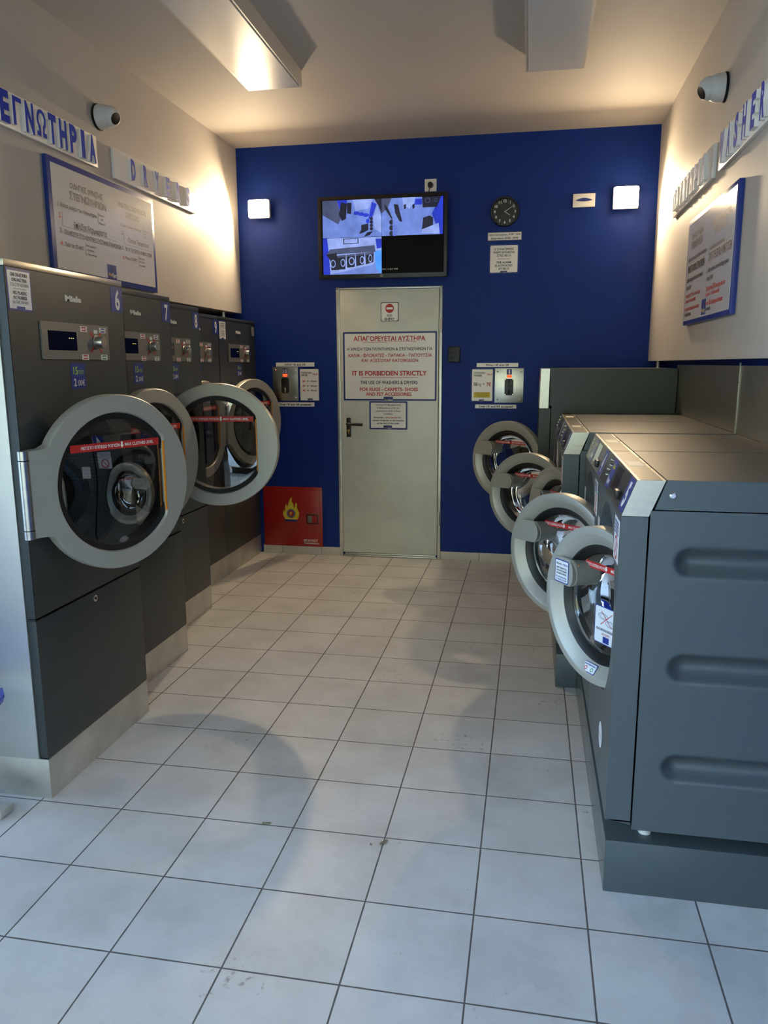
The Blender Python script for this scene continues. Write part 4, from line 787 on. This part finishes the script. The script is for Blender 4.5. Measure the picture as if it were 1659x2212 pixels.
def washer(idx, xf, yn, W_, H_, z0, door_c, th, ro, label, group, dents=False, tall=False):
    M_CABW = M_CAB if tall else globals()['M_CABW']
    t = thing('washing_machine', label, 'washer', (xf, yn, z0), group); D = 0.872-xf-0.004; zf = 1.116-z0; zt = 1.213-z0; w = W_-0.006
    cyh, czh = W_/2, (0.795 if not tall else 0.885)-z0; rr = 0.295 if not tall else 0.325; b0 = 0.026
    if tall: zf, zt = H_-0.244, H_
    # cabinet box, open at the front for the drum
    c = MB(); xs = 0.074
    def side_poly(y_a, y_b, m_):
        c.prism([(xs, 0.012), (D, 0.012), (D, zf+0.016), (xs, zf+0.016)], Y, y_a, y_b, m_, X, Z) if False else None
    zs = zf+0.016
    if dents:
        # near side sheet with three pill-shaped pressings
        xs0, xs1 = xs, D; zb = 0.0; nx = 90; rows = []; zz = zb
        dz_ = [0.995-z0, 0.699-z0, 0.405-z0]; zl = [zb]
        for zc in reversed(dz_):
            zl += [zc-0.055+0.11*i/22 for i in range(23)]
        zl.append(zs); vs = []; 
        def depth(x_, z_):
            v = 0
            for zc in dz_:
                dx_ = max(0.430-xf-(x_+0), (x_+0)-(0.800-xf), 0); q_ = math.hypot(dx_, z_-zc)/0.042
                if q_ < 1: v = max(v, 0.034*(1-q_*q_)**1.25)
            return v
        for z_ in zl:
            for i in range(nx+1):
                x_ = xs0+(xs1-xs0)*i/nx; vs.append(Vector((x_, depth(x_, z_), z_)))
        k = nx+1; c.add(vs, [(j*k+i, j*k+i+1, (j+1)*k+i+1, (j+1)*k+i) for j in range(len(zl)-1) for i in range(nx)], M_CABW)
    else: c.box(xs, D, 0.0, 0.003, 0.0, zs, M_CABW)
    c.box(xs, D, w-0.003, w, 0.0, zs, M_CABW); c.box(D-0.003, D, 0, w, 0, zs, M_CABW); c.box(xs, D, 0.003, w-0.003, 0.0, 0.003, M_CABW)
    c.sharp = 50; c.build('cabinet', t)
    # front panel with dished recess
    f = MB(); plate_hole(f, 0.0, 0.003, w-0.003, b0, zf-0.002, cyh, czh, rr, M_CABW)
    f.prism([(0.0, b0), (xs-0.005, b0-0.012), (xs-0.005, zf-0.002), (0.0, zf-0.002)], Y, 0.0, 0.004, M_CABW, X, Z); f.prism([(0.0, b0), (xs-0.005, b0-0.012), (xs-0.005, zf-0.002), (0.0, zf-0.002)], Y, w-0.004, w, M_CABW, X, Z)
    f.box(0.0, xs-0.005, 0.0, w, b0-0.004, b0, M_CABW)
    f.lathe([(rr, 0), (rr-0.012, 0.030), (rr-0.035, 0.085), (rr-0.045, 0.100), (0.19, 0.102)], Vector((0, cyh, czh)), X, Y, Z, M_CABW, 96)
    f.build('front_panel', t)
    MB().lathe([(0.20, 0.100), (0.192, 0.090), (0.180, 0.096), (0.178, 0.130)], Vector((0, cyh, czh)), X, Y, Z, M_BLACK, 64).build('door_seal', t, label='black rubber door seal')
    MB().lathe([(0.180, 0.125), (0.26, 0.135), (0.265, 0.50), (0.0001, 0.53)], Vector((0, cyh, czh)), X, Y, Z, M_PERF, 48).build('drum', t, label='perforated steel drum')
    for y_ in (0.06, w-0.06):
        for x_ in (0.12, D-0.05): MB().cyl(Vector((x_, y_, -0.040)), Z, 0.018, 0.042, M_WHITE, 20).build('foot', t)
    # steel control hood
    h = MB(); P = [(0.0, zf), (0.036, zt), (0.108, zt), (0.070, zf)]
    if tall: P = [(0.0, zf), (0.004, zt), (0.058, zt), (0.055, zf)]
    h.prism(P, Y, 0.0, w, M_STEEL, X, Z); hood = h.build('control_hood', t, label='brushed steel control hood')
    V = (Vector((P[1][0], 0, zt-zf))).normalized(); U = -Y; A = U.cross(V).normalized(); H2 = (Vector((P[1][0], 0, zt-zf))).length
    def onhood(mb, ya, yb_, v0, v1, m_, lift=0.0006, base=0.0): mb.prism([(-ya, v0*H2), (-yb_, v0*H2), (-yb_, v1*H2), (-ya, v1*H2)], A, base, base+lift, m_, U, V, Vector((0, 0, zf)))
    if not tall:
        b = MB(); onhood(b, 0.004, w-0.004, 0.03, 0.97, M_DARKFOIL if idx != 4 else M_FOIL, 0.0006); b.build('fascia_foil', hood)
        b = MB(); onhood(b, 0.010, 0.095, 0.05, 0.97, M_LBLUE, 0.0008, 0.0006); b.text(str(idx), Vector((0, 0.052, zf))+V*(0.52*H2)+A*0.0014, U, V, H2*0.62, M_PAPER, 0.040, 'c', 0.05, 0.0004); b.build('number_sticker', hood, smooth=False)
        b = MB(); onhood(b, 0.420, 0.510, 0.05, 0.97, M_LBLUE, 0.0008, 0.0006)
        b.text('Wash', Vector((0, 0.465, zf))+V*(0.75*H2)+A*0.0014, U, V, 0.016, M_YELLOW, 0.05, 'c', 0.03, 0.0004); b.text('Spot', Vector((0, 0.465, zf))+V*(0.30*H2)+A*0.0014, U, V, 0.020, M_PAPER, 0.055, 'c', 0.04, 0.0004); b.build('shop_sticker', hood, smooth=False)
        b = MB(); onhood(b, 0.245, 0.375, 0.20, 0.90, M_SCREEN, 0.001, 0.0006); b.build('display', hood)
        b = MB(); b.box(-0.004, 0.010, 0.140, 0.185, zf+0.020, zf+0.046, M_BLACKP, 0.004); b.build('card_reader', hood)
        b = MB()
        for q in range(4): b.cyl(Vector((0, 0.560+0.018*(q % 2), zf))+V*((0.35+0.16*q)*H2), A, 0.006, 0.006, M_CHROME, 14)
        b.build('chrome_lettering', hood)
        if idx in (2, 3, 4, 5):
            b = MB(); b.box(0.044, 0.100, 0.003, w-0.003, zt, zt+0.0006, mat('smoked_steel', (66, 58, 52), 0.38, metal=0.2, var=0.1, scale=10, stretch=(1, 8, 1))); b.build('hood_top', hood)
            b = MB(); b.box(0.050, 0.092, 0.290, 0.400, zt+0.0006, zt+0.0014, M_CREAM); b.build('cream_label', hood)
    else:
        b = MB()
        for y_ in (0.012, 0.012): b.cyl(Vector((0.016, y_-0.0125, zt-0.02)), -Y, 0.002, 0.0008, M_GAP, 8)
        b.cyl(Vector((0.040, -0.0005, zt-0.02)), -Y, 0.002, 0.0008, M_GAP, 8)
        b.box(-0.003, 0.0, 0.010, 0.10, zf+0.17, zf+0.21, M_RED); b.build('fixing_screws', hood)
    # lid
    l = MB()
    if tall:
        l.prism([(0.062, zs+0.0), (0.062, zt), (D, zt), (D, zs)], Y, 0.0, w, M_CAB, X, Z); l.build('lid', t)
    else:
        l.prism([(0.0765+0.008, zs+0.003), (0.110, zt-0.003), (0.112, zt), (D, zt), (D, zs+0.003)], Y, 0.0, w, M_CABW, X, Z); l.prism([(0.111, zt), (D, zt), (D, zt+0.0012), (0.111, zt+0.0012)], Y, 0.002, w-0.002, M_LID, X, Z)
        ld = l.build('lid', t)
        s = MB(); s.lathe([(0.0001, 0.003), (0.006, 0.003), (0.009, 0)], Vector((0.128, 0, zt-0.040)), -Y, X, Z, M_CHROME, 20); s.build('screw', ld)
    # stickers low and high on the front
    if not tall:
        b = MB(); yq0, yq1 = 0.022, 0.135; zq0, zq1 = 0.975-z0, 1.096-z0
        b.prism([(-yq0, zq0-0.0), (-yq1, zq0+0.0), (-yq1, zq1), (-yq0, zq1)], -X, 0.0, 0.0008, mat('bright_label', (230, 232, 236), 0.4), U, Z)
        for i in range(4): b.text('ΔΕΝ ΕΠΙΤΡΕΠΕΤΑΙ', Vector((-0.0008, 0.078, zq1-0.012-0.010*i)), U, Z, 0.006, M_LBLUE, 0.09, 'c', 0.02, 0.0004)
        b.lathe([(0.034, 0.0012), (0.026, 0.0012)], Vector((0, 0.078, zq0+0.038)), -X, U, Z, M_RED, 28); b.flat([(-0.028, -0.003), (0.028, -0.003), (0.028, 0.003), (-0.028, 0.003)], Vector((0, -0.7, 0.7)), Vector((0, 0.7, 0.7)), Vector((-0.0013, 0.078, zq0+0.038)), M_RED); b.build('warning_sticker', t, smooth=False)
        b = MB(); b.lathe([(0.0001, 0.001), (0.040, 0.001), (0.040, 0)], Vector((0, 0.235, 0.375-z0)), -X, U, Z, mat('bright_label', (230, 232, 236), 0.4), 36); b.text('service', Vector((-0.001, 0.235, 0.375-z0)), U, Z, 0.012, M_RED, 0.05, 'c', 0.0, 0.0004); b.build('round_sticker', t, smooth=False)
        b = MB(); b.box(-0.0006, 0.0, 0.60, 0.66, 0.90-z0, 0.99-z0, M_PAPER); b.build('rating_label', t)
    lc = Vector((door_c[0]-xf, door_c[1]-yn, door_c[2]-z0))
    dd = washer_door(t, lc, th, ro, idx == 5)
    # hinge block linking recess and ring
    hb = MB(); ax = Vector((-0.235*ro/0.245, -0.045, 0)); hb.box(ax.x-0.05, ax.x+0.03, -0.062, -0.030, -0.07, 0.07, M_FOIL, 0.004); hb.build('hinge', dd)
    return t
GW = 'row of washing machines'
ZB = 0.205
washer(5, 0.246, 2.102, 0.703, 0, ZB, (0.208, 2.325, 0.792), 0.60, 0.245, 'grey washing machine numbered 5, nearest in the row, with stickers on its open door', GW, dents=True)
washer(4, 0.246, 2.808, 0.703, 0, ZB, (0.120, 3.030, 0.775), 0.85, 0.245, 'grey washing machine numbered 4, just behind number 5, door half open', GW)
washer(3, 0.152, 3.545, 0.700, 0, ZB, (0.118, 3.795, 0.777), 0.48, 0.245, 'grey washing machine numbered 3, third in the row, door partly hidden', GW)
washer(2, 0.152, 4.248, 0.700, 0, ZB, (-0.008, 4.430, 0.775), 1.08, 0.245, 'grey washing machine numbered 2, fourth in the row, door wide open', GW)
washer(1, 0.055, 5.000, 0.880, 1.483-ZB, ZB, (-0.150, 5.170, 0.880), 1.05, 0.265, 'tall large grey washing machine at the far end beside the blue wall, door wide open', GW, tall=True)
def plinth(x0, y0, y1, label):
    tag(MB().box(x0, 0.868, y0, y1, 0.0, 0.165, mat('glossy_plinth_enamel', (84, 94, 98), 0.2, metal=0.3), 0.004).build('machine_plinth'), label, 'plinth', 'grey plinths under the washers')
plinth(0.250, 2.10, 3.562, 'grey plinth under washers 4 and 5, nearest the camera')
plinth(0.156, 3.566, 5.90, 'grey plinth under the three farther washers, jutting further into the aisle')

# ------------------------------------------------------------ bench at the left edge
t = thing('waiting_bench', 'blue plastic beam bench at the left edge beside the steel-sided dryer 6', 'bench', (-1.90, 2.052, 0))
for i in range(3):
    cy_ = -0.10-0.55*i; b = MB(); n = 10; vs = []
    prof = [(0.215, 0.405), (0.222, 0.425), (0.200, 0.437), (0.10, 0.425), (-0.05, 0.415), (-0.17, 0.43), (-0.215, 0.50), (-0.235, 0.62), (-0.25, 0.80)]
    for side_ in range(2):
        for j, (x_, z_) in enumerate(prof):
            for i2 in range(n+1):
                u = -1+2*i2/n; wv = 0.225*(1-0.10*(1 if j in (0, 1, 8) else 0)); vs.append(Vector((x_-(0.02*u*u if j < 3 else 0), cy_+wv*u, z_+0.012*u*u-side_*0.008)))
    k = n+1; P = len(prof); fs = []
    for s2 in range(2):
        for j in range(P-1):
            for i2 in range(n): a = s2*P*k+j*k+i2; fs.append((a, a+1, a+k+1, a+k))
    for i2 in range(n): fs.append((i2, i2+1, P*k+i2+1, P*k+i2)); a = (P-1)*k+i2; fs.append((a, a+1, P*k+a+1, P*k+a))
    for j in range(P-1):
        for e in (0, n): a = j*k+e; fs.append((a, a+k, P*k+a+k, P*k+a))
    b.add(vs, fs, M_CHAIR); b.build('seat', t)
MB().box(-0.03, 0.03, -1.55, 0.12, 0.34, 0.395, M_FRAMEW, 0.006).build('beam', t)
for y_ in (0.085, -1.42):
    b = MB(); b.box(-0.02, 0.02, y_-0.02, y_+0.02, 0.03, 0.34, M_FRAMEW, 0.004); b.box(-0.22, 0.185, y_-0.035, y_+0.035, 0.004, 0.032, M_FRAMEW, 0.008); b.build('leg', t)

# ------------------------------------------------------------ bits on the floor
def leaf(x, y, s, rz, label):
    b = MB(); P = []; n = 14
    for i in range(n):
        a = 2*PI*i/n; r_ = s*(0.55+0.45*abs(math.cos(a)))*(1+0.15*random.random()); P.append(Vector((r_*math.cos(a), 0.55*r_*math.sin(a), 0.0015+0.004*random.random())))
    vs = P+[Vector((0, 0, 0.006))]; b.add(vs, [(i, (i+1) % n, n) for i in range(n)], M_LEAF)
    o = b.build('dry_leaf', loc=(x, y, 0), rotz=rz); tag(o, label, 'leaf', 'dry leaf scraps on the floor')
from math import tan
def floor_at(px, py):
    cy, sy, cp, sp = math.cos(yaw), math.sin(yaw), math.cos(pitch), math.sin(pitch)
    fwd = Vector((sy*cp, cy*cp, sp)); right = Vector((cy, -sy, 0)); up = right.cross(fwd)
    R = math.cos(roll)*right+math.sin(roll)*up; U = -math.sin(roll)*right+math.cos(roll)*up
    d_ = fwd+R*((px-829.5)/F_PX)-U*((py-1106)/F_PX); k = -CAM_H/d_.z; return d_*k
LA = floor_at(576, 1780); leaf(LA.x, LA.y, 0.016, 0.2, 'pale dry leaf scrap lying along a floor joint, leftmost of the scraps')
LB = floor_at(829, 1821); leaf(LB.x, LB.y, 0.018, 1.0, 'brownish dry leaf scrap lying where four floor tiles meet')
LD = floor_at(801, 1826); leaf(LD.x, LD.y, 0.007, 1.9, 'tiny dark leaf crumb just left of the brownish leaf scrap')
